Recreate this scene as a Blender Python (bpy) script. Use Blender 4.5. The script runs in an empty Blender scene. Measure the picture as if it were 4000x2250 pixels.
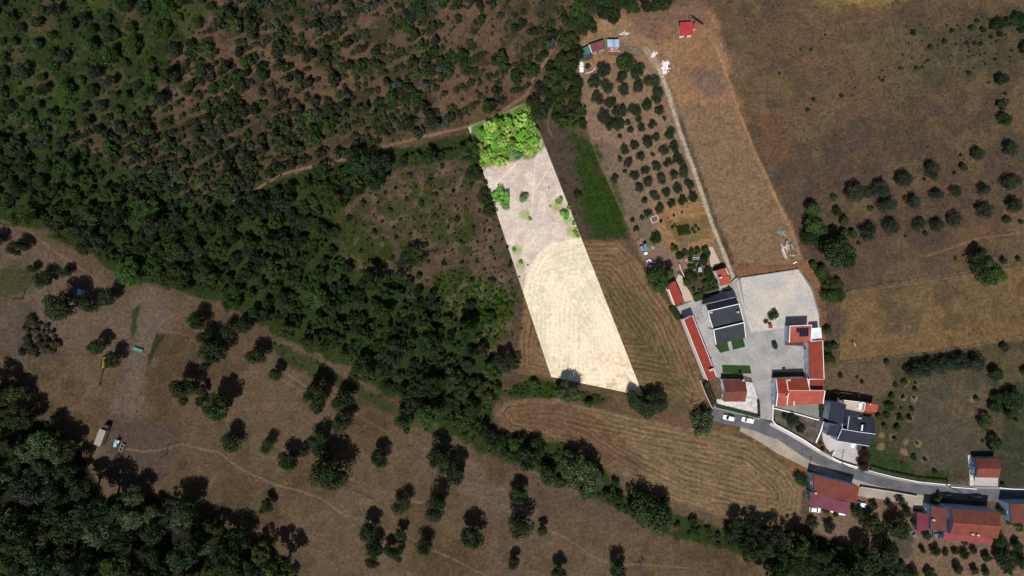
import bpy, math, random
import numpy as np
from mathutils import Vector, Matrix
R_ = math.radians
# ------------------------------------------------------------------ camera / world / sun
H = 255.0            # camera height
S = 0.0945           # metres per photo pixel on the ground
sc = bpy.context.scene
cam_d = bpy.data.cameras.new("camera"); cam = bpy.data.objects.new("camera", cam_d)
sc.collection.objects.link(cam); sc.camera = cam
cam.location = (0, 0, H); cam.rotation_euler = (0, 0, 0)
cam_d.sensor_width = 36.0; cam_d.lens = 36.0 * H / (4000 * S)
cam_d.clip_start = 0.5; cam_d.clip_end = 9000
w = bpy.data.worlds.new("World"); sc.world = w; w.use_nodes = True
nt = w.node_tree; nt.nodes.clear()
sky = nt.nodes.new('ShaderNodeTexSky'); sky.sky_type = 'NISHITA'; sky.sun_disc = False
SUN_EL = R_(60); SUN_DIR = Vector((-0.19, -0.98, 0)).normalized()   # towards the sun
sky.sun_elevation = SUN_EL; sky.sun_rotation = math.atan2(SUN_DIR.x, SUN_DIR.y)
bg = nt.nodes.new('ShaderNodeBackground'); bg.inputs[1].default_value = 0.06
wo = nt.nodes.new('ShaderNodeOutputWorld')
nt.links.new(sky.outputs[0], bg.inputs[0]); nt.links.new(bg.outputs[0], wo.inputs[0])
sd = bpy.data.lights.new("sun", 'SUN'); sd.energy = 4.4; sd.angle = R_(0.5); sd.color = (1.0, 0.96, 0.9)
sun = bpy.data.objects.new("sun", sd); sc.collection.objects.link(sun)
dv = -(Vector((SUN_DIR.x * math.cos(SUN_EL), SUN_DIR.y * math.cos(SUN_EL), math.sin(SUN_EL))))
sun.rotation_euler = dv.to_track_quat('-Z', 'Y').to_euler(); sun.location = (0, -60, 120)
sc.view_settings.view_transform = 'Standard'; sc.view_settings.look = 'None'
sc.view_settings.exposure = 0.0; sc.view_settings.gamma = 1.0
sc.render.engine = 'CYCLES'
sc.render.resolution_x = 1024; sc.render.resolution_y = 576

# ------------------------------------------------------------------ helpers
C = sc.collection
FLUX = 1.30
FL3 = (1.28, 1.24, 1.17)      # warm sun: blue needs a little more albedo than red
def lin(c):
    c = c / 255.0
    return c / 12.92 if c <= 0.04045 else ((c + 0.055) / 1.055) ** 2.4
def alb(r, g, b):                      # albedo that shows about this sRGB colour in full sun
    return tuple(min(0.9, lin(v) / f_) for v, f_ in zip((r, g, b), FL3))
def P(px, py, z=0.0):
    k = S * (H - z) / H
    return Vector(((px - 2000) * k, (1125 - py) * k, z))
RY = (0, 562.0, 1125.0, 1688.0)
def c(i, j, x, y): return (1000 * i + x / 2.576, RY[j] + y / 2.576)
def D(x, y): return (x * 1.5528, y * 1.5528)
def ZZ(x0, y0, s): return lambda x, y: (x0 + x / s, y0 + y / s)
Z1 = ZZ(2230, 120, 8.523); Z2 = ZZ(2600, 1080, 6.44); Z3 = ZZ(2640, 1290, 6.44); Z4 = ZZ(2990, 1220, 8.523)
Z5 = ZZ(2980, 1420, 6.587); Z6 = ZZ(3180, 1540, 4.831); Z7 = ZZ(3100, 1820, 6.44); Z8 = ZZ(3550, 1880, 5.724)
ZT = ZZ(2630, 60, 13.17); Z9 = ZZ(2600, 930, 8.523); ZC = ZZ(2780, 1590, 9.17); ZL = ZZ(340, 1640, 10.73)
ZE = ZZ(340, 1340, 10.73); ZS = ZZ(2980, 870, 8.525); ZD = ZZ(2460, 900, 9.058)
HB = 1.22
def PB(px, py, z=0.0): return P(px, py, z * HB)
def cc(i, j): return lambda x, y: c(i, j, x, y)

def tag(o, label=None, cat=None, group=None, kind=None):
    if label: o['label'] = label
    if cat: o['category'] = cat
    if group: o['group'] = group
    if kind: o['kind'] = kind
    return o
def empty(name, loc, label=None, cat=None, group=None, rz=0.0):
    o = bpy.data.objects.new(name, None); C.objects.link(o)
    o.location = loc; o.rotation_euler = (0, 0, rz); o.empty_display_size = 0.5
    return tag(o, label, cat, group)
def link(name, me, parent=None, mat=None):
    o = bpy.data.objects.new(name, me); C.objects.link(o)
    if mat is not None: me.materials.append(mat)
    if parent is not None: o.parent = parent
    return o
class MB:                                # collects boxes, prisms and tubes into one mesh
    def __init__(s): s.v = []; s.f = []
    def add(s, vs, fs):
        n = len(s.v); s.v += [tuple(p) for p in vs]; s.f += [tuple(i + n for i in f) for f in fs]
        return s
    def box(s, cx, cy, cz, sx, sy, sz, rz=0.0, taper=1.0):
        vs = []
        for k, t in ((-1, 1.0), (1, taper)):
            for a, b in ((-1, -1), (1, -1), (1, 1), (-1, 1)):
                x = a * sx / 2 * t; y = b * sy / 2 * t
                vs.append((cx + x * math.cos(rz) - y * math.sin(rz), cy + x * math.sin(rz) + y * math.cos(rz), cz + k * sz / 2))
        return s.add(vs, [(3, 2, 1, 0), (4, 5, 6, 7), (0, 1, 5, 4), (1, 2, 6, 5), (2, 3, 7, 6), (3, 0, 4, 7)])
    def tube(s, a, b, r1, r2=None, n=8):
        r2 = r1 if r2 is None else r2
        a = Vector(a); b = Vector(b); d = (b - a).normalized()
        u = d.orthogonal().normalized(); v = d.cross(u)
        vs = []
        for p, r in ((a, r1), (b, r2)):
            for i in range(n):
                t = 2 * math.pi * i / n; vs.append(p + u * math.cos(t) * r + v * math.sin(t) * r)
        fs = [(i, (i + 1) % n, n + (i + 1) % n, n + i) for i in range(n)] + [tuple(range(n - 1, -1, -1)), tuple(range(n, 2 * n))]
        return s.add(vs, fs)
    def loft(s, rings, caps=True):
        n = len(rings[0]); base = len(s.v); vs = [p for r in rings for p in r]; fs = []
        for k in range(len(rings) - 1):
            for i in range(n):
                j = (i + 1) % n; fs.append((k * n + i, k * n + j, (k + 1) * n + j, (k + 1) * n + i))
        if caps: fs += [tuple(range(n - 1, -1, -1)), tuple(range((len(rings) - 1) * n, len(rings) * n))]
        return s.add(vs, fs)
    def build(s, name, mat, parent=None, smooth=False, bevel=0.0):
        me = bpy.data.meshes.new(name); me.from_pydata(s.v, [], s.f); me.validate(); me.update()
        if smooth: me.polygons.foreach_set('use_smooth', [True] * len(me.polygons))
        o = link(name, me, parent, mat)
        if bevel:
            m = o.modifiers.new('bevel', 'BEVEL'); m.width = bevel; m.segments = 2; m.limit_method = 'ANGLE'
        return o
def copy_tree(o, parent=None):
    n = o.copy(); C.objects.link(n); n.parent = parent
    for ch in o.children: copy_tree(ch, n)
    return n

# ------------------------------------------------------------------ materials
def newmat(name):
    m = bpy.data.materials.new(name); m.use_nodes = True
    n = m.node_tree.nodes; l = m.node_tree.links; b = n['Principled BSDF']
    b.inputs['Specular IOR Level'].default_value = 0.3
    return m, n, l, b
def noise(n, l, scale, detail=4, rough=0.6, vec=None):
    t = n.new('ShaderNodeTexNoise'); t.inputs['Scale'].default_value = scale
    t.inputs['Detail'].default_value = detail; t.inputs['Roughness'].default_value = rough
    if vec is not None: l.new(vec, t.inputs['Vector'])
    return t
def rng(n, l, src, a, b, lo=0.3, hi=0.7):
    m = n.new('ShaderNodeMapRange'); m.inputs['From Min'].default_value = lo; m.inputs['From Max'].default_value = hi
    m.inputs['To Min'].default_value = a; m.inputs['To Max'].default_value = b; l.new(src, m.inputs['Value']); return m
def mul(n, l, col, fac):
    m = n.new('ShaderNodeVectorMath'); m.operation = 'SCALE'
    l.new(col, m.inputs[0]); l.new(fac, m.inputs['Scale']); return m.outputs[0]
def plain(name, col, rough=0.7, var=0.12, scale=1.5, spec=0.3, metal=0.0, bump=0.0):
    m, n, l, b = newmat(name)
    geo = n.new('ShaderNodeNewGeometry')
    t = noise(n, l, scale, 5, 0.65, geo.outputs['Position']); r = rng(n, l, t.outputs[0], 1 - var, 1 + var)
    rgb = n.new('ShaderNodeRGB'); rgb.outputs[0].default_value = (*col, 1)
    l.new(mul(n, l, rgb.outputs[0], r.outputs[0]), b.inputs['Base Color'])
    b.inputs['Roughness'].default_value = rough; b.inputs['Metallic'].default_value = metal
    b.inputs['Specular IOR Level'].default_value = spec
    if bump:
        t2 = noise(n, l, scale * 6, 4, 0.6, geo.outputs['Position'])
        bp = n.new('ShaderNodeBump'); bp.inputs['Strength'].default_value = bump; bp.inputs['Distance'].default_value = 0.1
        l.new(t2.outputs[0], bp.inputs['Height']); l.new(bp.outputs[0], b.inputs['Normal'])
    return m
def roofmat(name, col, var=0.22, row=0.42, colw=0.28, amt=0.35, spec=0.25, patch=None):
    m, n, l, b = newmat(name)
    uv = n.new('ShaderNodeUVMap'); sep = n.new('ShaderNodeSeparateXYZ'); l.new(uv.outputs[0], sep.inputs[0])
    def saw(src, per):
        a = n.new('ShaderNodeMath'); a.operation = 'DIVIDE'; l.new(src, a.inputs[0]); a.inputs[1].default_value = per
        f = n.new('ShaderNodeMath'); f.operation = 'FRACT'; l.new(a.outputs[0], f.inputs[0]); return f.outputs[0]
    fy = saw(sep.outputs[1], row)
    wv = n.new('ShaderNodeMath'); wv.operation = 'MULTIPLY'; l.new(sep.outputs[0], wv.inputs[0]); wv.inputs[1].default_value = 2 * math.pi / colw
    sn = n.new('ShaderNodeMath'); sn.operation = 'SINE'; l.new(wv.outputs[0], sn.inputs[0])
    ad = n.new('ShaderNodeMath'); ad.operation = 'MULTIPLY_ADD'; l.new(sn.outputs[0], ad.inputs[0]); ad.inputs[1].default_value = 0.35; l.new(fy, ad.inputs[2])
    bp = n.new('ShaderNodeBump'); bp.inputs['Strength'].default_value = amt; bp.inputs['Distance'].default_value = 0.07
    l.new(ad.outputs[0], bp.inputs['Height']); l.new(bp.outputs[0], b.inputs['Normal'])
    geo = n.new('ShaderNodeNewGeometry')
    t = noise(n, l, 2.2, 6, 0.75, geo.outputs['Position']); r = rng(n, l, t.outputs[0], 1 - var, 1 + var, 0.25, 0.75)
    t3 = noise(n, l, 0.35, 5, 0.6, geo.outputs['Position']); r3 = rng(n, l, t3.outputs[0], 0.74, 1.18)
    rr = rng(n, l, fy, 0.86, 1.08, 0.0, 1.0)
    rgb = n.new('ShaderNodeRGB'); rgb.outputs[0].default_value = (*col, 1)
    x = mul(n, l, rgb.outputs[0], r.outputs[0]); x = mul(n, l, x, r3.outputs[0]); x = mul(n, l, x, rr.outputs[0])
    l.new(x, b.inputs['Base Color']); b.inputs['Roughness'].default_value = 0.75; b.inputs['Specular IOR Level'].default_value = spec
    return m
def leafmat(name, col, hue=0.02, val=0.3, trans=0.25):
    m, n, l, b = newmat(name)
    at = n.new('ShaderNodeAttribute'); at.attribute_name = 'tint'
    oi = n.new('ShaderNodeObjectInfo')
    rgb = n.new('ShaderNodeRGB'); rgb.outputs[0].default_value = (*col, 1)
    mx = n.new('ShaderNodeVectorMath'); mx.operation = 'MULTIPLY'; l.new(rgb.outputs[0], mx.inputs[0]); l.new(at.outputs['Color'], mx.inputs[1])
    hs = n.new('ShaderNodeHueSaturation'); l.new(mx.outputs[0], hs.inputs['Color'])
    r1 = rng(n, l, oi.outputs['Random'], 0.5 - hue, 0.5 + hue * 0.6, 0, 1); l.new(r1.outputs[0], hs.inputs['Hue'])
    ml = n.new('ShaderNodeMath'); ml.operation = 'MULTIPLY'; ml.inputs[1].default_value = 7.31; l.new(oi.outputs['Random'], ml.inputs[0])
    fr = n.new('ShaderNodeMath'); fr.operation = 'FRACT'; l.new(ml.outputs[0], fr.inputs[0])
    r2 = rng(n, l, fr.outputs[0], 1 - val, 1 + val, 0, 1); l.new(r2.outputs[0], hs.inputs['Value'])
    l.new(hs.outputs[0], b.inputs['Base Color']); b.inputs['Roughness'].default_value = 0.6; b.inputs['Specular IOR Level'].default_value = 0.18
    tr = n.new('ShaderNodeBsdfTranslucent'); l.new(hs.outputs[0], tr.inputs[0])
    ms = n.new('ShaderNodeMixShader'); ms.inputs[0].default_value = trans
    l.new(b.outputs[0], ms.inputs[1]); l.new(tr.outputs[0], ms.inputs[2]); l.new(ms.outputs[0], n['Material Output'].inputs[0])
    return m
def glassmat(name, col=(0.02, 0.03, 0.04)):
    m, n, l, b = newmat(name); b.inputs['Base Color'].default_value = (*col, 1); b.inputs['Roughness'].default_value = 0.08
    b.inputs['Specular IOR Level'].default_value = 0.6
    t = noise(n, l, 3.0); r = rng(n, l, t.outputs[0], 0.05, 0.14); l.new(r.outputs[0], b.inputs['Roughness']); return m

M = {}
M['terracotta'] = roofmat('terracotta_tile', alb(178, 84, 66), var=.34)
M['terracotta_dark'] = roofmat('dark_red_tile', alb(150, 62, 44))  # darker tone, also painted on a north slope as its shade
M['red_tile'] = roofmat('red_tile', alb(160, 60, 45), var=.28)
M['brown_tile'] = roofmat('brown_tile', alb(112, 62, 50), var=0.3)
M['orange_brown'] = roofmat('orange_brown_tile', alb(132, 68, 52), var=0.3)
M['slate'] = roofmat('dark_slate_tile', alb(58, 60, 66), var=0.25, amt=0.5)
M['slate_blue'] = roofmat('blue_black_tile', alb(43, 46, 58), var=0.2)
M['red_metal'] = roofmat('red_sheet_metal', alb(182, 58, 56), var=0.08, row=50, colw=0.35, amt=0.25)
M['maroon_metal'] = roofmat('maroon_sheet_metal', alb(112, 58, 70), var=0.1, row=50, colw=0.3, amt=0.25)
M['crimson_metal'] = roofmat('crimson_sheet_metal', alb(128, 52, 66), var=0.1, row=50, colw=0.3, amt=0.25)
M['rose_metal'] = roofmat('rose_red_sheet_metal', alb(152, 64, 70), var=0.1, row=50, colw=0.3, amt=0.25)
M['brown_metal'] = roofmat('rust_brown_sheet', alb(118, 68, 66), var=0.15, row=50, colw=0.25, amt=0.3)
M['green_metal'] = roofmat('green_sheet', alb(58, 112, 104), var=0.15, row=50, colw=0.25, amt=0.3)
M['blue_metal'] = roofmat('pale_blue_corrugated', alb(170, 188, 212), var=0.1, row=50, colw=0.25, amt=0.35)
M['white_metal'] = roofmat('white_sheet', alb(236, 246, 246), var=0.05, row=1.0, colw=60, amt=0.3)
M['rust'] = plain('rusty_red_sheet', alb(142, 70, 50), 0.8, 0.4, 3)
M['white_wall'] = plain('white_render', (0.78, 0.78, 0.78), 0.85, 0.07, 1.0)
M['blue_wall'] = plain('blue_grey_render', (0.50, 0.55, 0.66), 0.85, 0.08, 1.0)
M['deep_blue_wall'] = plain('deep_blue_render', (0.24, 0.34, 0.52), 0.85, 0.08, 1.0)
M['grey_wall'] = plain('grey_render', (0.36, 0.37, 0.40), 0.85, 0.1, 1.0)
M['white_trim'] = plain('white_trim', (0.82, 0.81, 0.80), 0.7, 0.04, 2.0)
M['pink_trim'] = plain('pale_pink_trim', (0.66, 0.55, 0.50), 0.8, 0.08, 2.0)
M['pale_stone'] = plain('pale_stone', alb(196, 182, 166), 0.9, 0.2, 3.0)
M['concrete'] = plain('concrete', alb(150, 146, 142), 0.9, 0.12, 0.9, bump=0.1)
M['brick'] = plain('red_brick', alb(140, 84, 66), 0.9, 0.25, 4)
M['tarp'] = plain('black_tarpaulin', alb(38, 40, 50), 0.5, 0.4, 2.5, 0.5, bump=0.5)
M['blue_tarp'] = plain('blue_tarpaulin', alb(70, 78, 120), 0.5, 0.5, 2.5, 0.5, bump=0.6)
M['wood'] = plain('weathered_wood', alb(110, 92, 76), 0.9, 0.25, 4)
M['dark_wood'] = plain('dark_post_wood', alb(52, 44, 40), 0.9, 0.2, 4)
M['pale_wood'] = plain('pale_plank', alb(190, 160, 140), 0.85, 0.2, 4)
M['bark'] = plain('bark', (0.09, 0.065, 0.045), 0.95, 0.3, 5)
M['dead_bark'] = plain('dead_grey_bark', alb(110, 98, 96), 0.95, 0.3, 5)
M['glass'] = glassmat('dark_glass')
M['solar'] = glassmat('solar_cell', (0.008, 0.012, 0.03))
M['alu'] = plain('aluminium', (0.5, 0.52, 0.55), 0.4, 0.05, 3, 0.5, 0.6)
M['car_white'] = plain('white_car_paint', (0.85, 0.86, 0.87), 0.25, 0.01, 1, 0.5)
M['car_dark'] = plain('dark_grey_car_paint', (0.03, 0.035, 0.04), 0.3, 0.02, 1, 0.5)
M['car_grey'] = plain('grey_car_paint', (0.13, 0.14, 0.14), 0.3, 0.02, 1, 0.5)
M['rubber'] = plain('tyre_rubber', (0.02, 0.02, 0.022), 0.9, 0.1, 3)
M['steel'] = plain('galvanised_steel', alb(150, 156, 165), 0.5, 0.2, 3, 0.4, 0.4)
M['yellow'] = plain('faded_yellow_paint', alb(186, 148, 62), 0.6, 0.2, 3)
M['dark_steel'] = plain('dark_brown_steel', alb(52, 34, 30), 0.6, 0.2, 3)
M['green_paint'] = plain('sea_green_paint', alb(70, 150, 120), 0.6, 0.25, 2)
M['cyan_paint'] = plain('pale_cyan_paint', alb(130, 205, 222), 0.35, 0.25, 2, 0.5)
M['teal'] = plain('teal_sheet', alb(98, 150, 158), 0.5, 0.2, 2)
M['cream_paint'] = plain('cream_paint', alb(186, 184, 150), 0.6, 0.1, 2)
M['trailer_top'] = plain('dusty_cargo_cover', alb(158, 146, 138), 0.8, 0.12, 1.2, bump=0.2)
M['trailer_rim'] = plain('dusty_rim', alb(205, 176, 158), 0.8, 0.08, 2)
M['lamp'] = plain('clear_lamp', (0.7, 0.7, 0.66), 0.2, 0.02, 2, 0.5)
M['red_lamp'] = plain('red_lamp', (0.5, 0.02, 0.02), 0.3, 0.02, 2, 0.5)
M['horse'] = plain('pale_grey_coat', alb(168, 148, 144), 0.8, 0.15, 2)
M['mane'] = plain('dark_mane', alb(48, 36, 40), 0.9, 0.1, 2)
M['lf_oak'] = leafmat('oak_leaves', (0.024, 0.043, 0.013))
M['lf_wood'] = leafmat('wood_leaves', (0.028, 0.048, 0.016), 0.03, 0.45)
M['lf_olive'] = leafmat('olive_leaves', (0.028, 0.045, 0.022), 0.012, 0.15)
M['lf_green'] = leafmat('fresh_green_leaves', (0.032, 0.066, 0.014), 0.02, 0.3)
M['lf_pale'] = leafmat('pale_green_leaves', (0.070, 0.105, 0.045), 0.015, 0.2)
M['lf_yellow'] = leafmat('yellow_green_leaves', (0.062, 0.085, 0.012), 0.02, 0.3)
M['lf_scrub'] = leafmat('scrub_leaves', (0.029, 0.041, 0.017), 0.03, 0.4)
M['lf_silver'] = leafmat('silver_blue_leaves', (0.052, 0.070, 0.056), 0.02, 0.25)
M['lf_mix'] = leafmat('mixed_green_leaves', (0.040, 0.062, 0.014), 0.03, 0.3)
M['lf_grey'] = leafmat('grey_green_leaves', (0.028, 0.037, 0.021), 0.02, 0.2)
M['lf_red'] = leafmat('dark_red_leaves', (0.050, 0.022, 0.018), 0.01, 0.1)
M['lf_brown'] = leafmat('brown_dry_leaves', (0.070, 0.060, 0.030), 0.01, 0.2)
M['lf_brightened'] = leafmat('brightened_green_leaves', (0.24, 0.48, 0.07), 0.03, 0.3, 0.35)  # highlight brightening of the plot painted into the leaf colour
M['lf_brightened_blue'] = leafmat('brightened_blue_green_leaves', (0.14, 0.30, 0.13), 0.015, 0.2, 0.3)  # blue green leaves with the same brightening painted in
M['lf_brightened_pale'] = leafmat('brightened_pale_leaves', (0.40, 0.60, 0.14), 0.03, 0.25, 0.35)  # palest of the plot's painted-bright leaves

# ------------------------------------------------------------------ ground painting (albedo; the plot also carries painted brightening)
rs = np.random.RandomState(7)
LAT = rs.rand(512, 512)
def vnoise(x, y, per, off=0):
    u = x / per + 37.3 * off + 1000; v = y / per + 91.7 * off + 1000
    iu = np.floor(u).astype(int); iv = np.floor(v).astype(int); fu = u - iu; fv = v - iv
    fu = fu * fu * (3 - 2 * fu); fv = fv * fv * (3 - 2 * fv)
    a = LAT[iu % 512, iv % 512]; b = LAT[(iu + 1) % 512, iv % 512]; c_ = LAT[iu % 512, (iv + 1) % 512]; d = LAT[(iu + 1) % 512, (iv + 1) % 512]
    return (a * (1 - fu) + b * fu) * (1 - fv) + (c_ * (1 - fu) + d * fu) * fv
def fbm(x, y, per, off=0, oc=4):
    s = 0; amp = 1; t = 0
    for k in range(oc):
        s = s + amp * vnoise(x, y, per / 2 ** k, off + k * 3); t += amp; amp *= 0.55
    return s / t
def sdpoly(x, y, poly):                 # signed distance in px, positive inside
    pts = np.array(poly, float); d = np.full(x.shape, 1e9); ins = np.zeros(x.shape, bool)
    for i in range(len(pts)):
        a = pts[i - 1]; b = pts[i]; e = b - a; wx = x - a[0]; wy = y - a[1]
        t = np.clip((wx * e[0] + wy * e[1]) / max(1e-9, e @ e), 0, 1)
        d = np.minimum(d, (wx - e[0] * t) ** 2 + (wy - e[1] * t) ** 2)
        cnd = (a[1] > y) != (b[1] > y)
        with np.errstate(divide='ignore', invalid='ignore'):
            xi = (b[0] - a[0]) * (y - a[1]) / (b[1] - a[1]) + a[0]
        ins ^= cnd & (x < xi)
    d = np.sqrt(d); return np.where(ins, d, -d)
def dline(x, y, pl):
    d = np.full(x.shape, 1e9)
    for a, b in zip(pl[:-1], pl[1:]):
        a = np.array(a, float); e = np.array(b, float) - a; wx = x - a[0]; wy = y - a[1]
        t = np.clip((wx * e[0] + wy * e[1]) / max(1e-9, e @ e), 0, 1)
        d = np.minimum(d, (wx - e[0] * t) ** 2 + (wy - e[1] * t) ** 2)
    return np.sqrt(d)
def DP(*p): return [D(*q) for q in p]
FIELD1 = DP((1400, 612), (1470, 604), (1560, 606), (1605, 650), (1650, 720), (1700, 790), (1760, 940), (1785, 1010), (1740, 1030), (1690, 985), (1600, 965), (1380, 950), (1305, 938), (1303, 860), (1318, 760), (1335, 690), (1360, 640))
FIELD2 = DP((1246, 1040), (1270, 1010), (1330, 1002), (1400, 1002), (1500, 1025), (1640, 1055), (1720, 1070), (1810, 1085), (1900, 1110), (1990, 1180), (2022, 1230), (2015, 1300), (1960, 1322), (1850, 1305), (1700, 1265), (1600, 1215), (1530, 1175), (1450, 1120), (1350, 1092), (1280, 1085))
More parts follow.
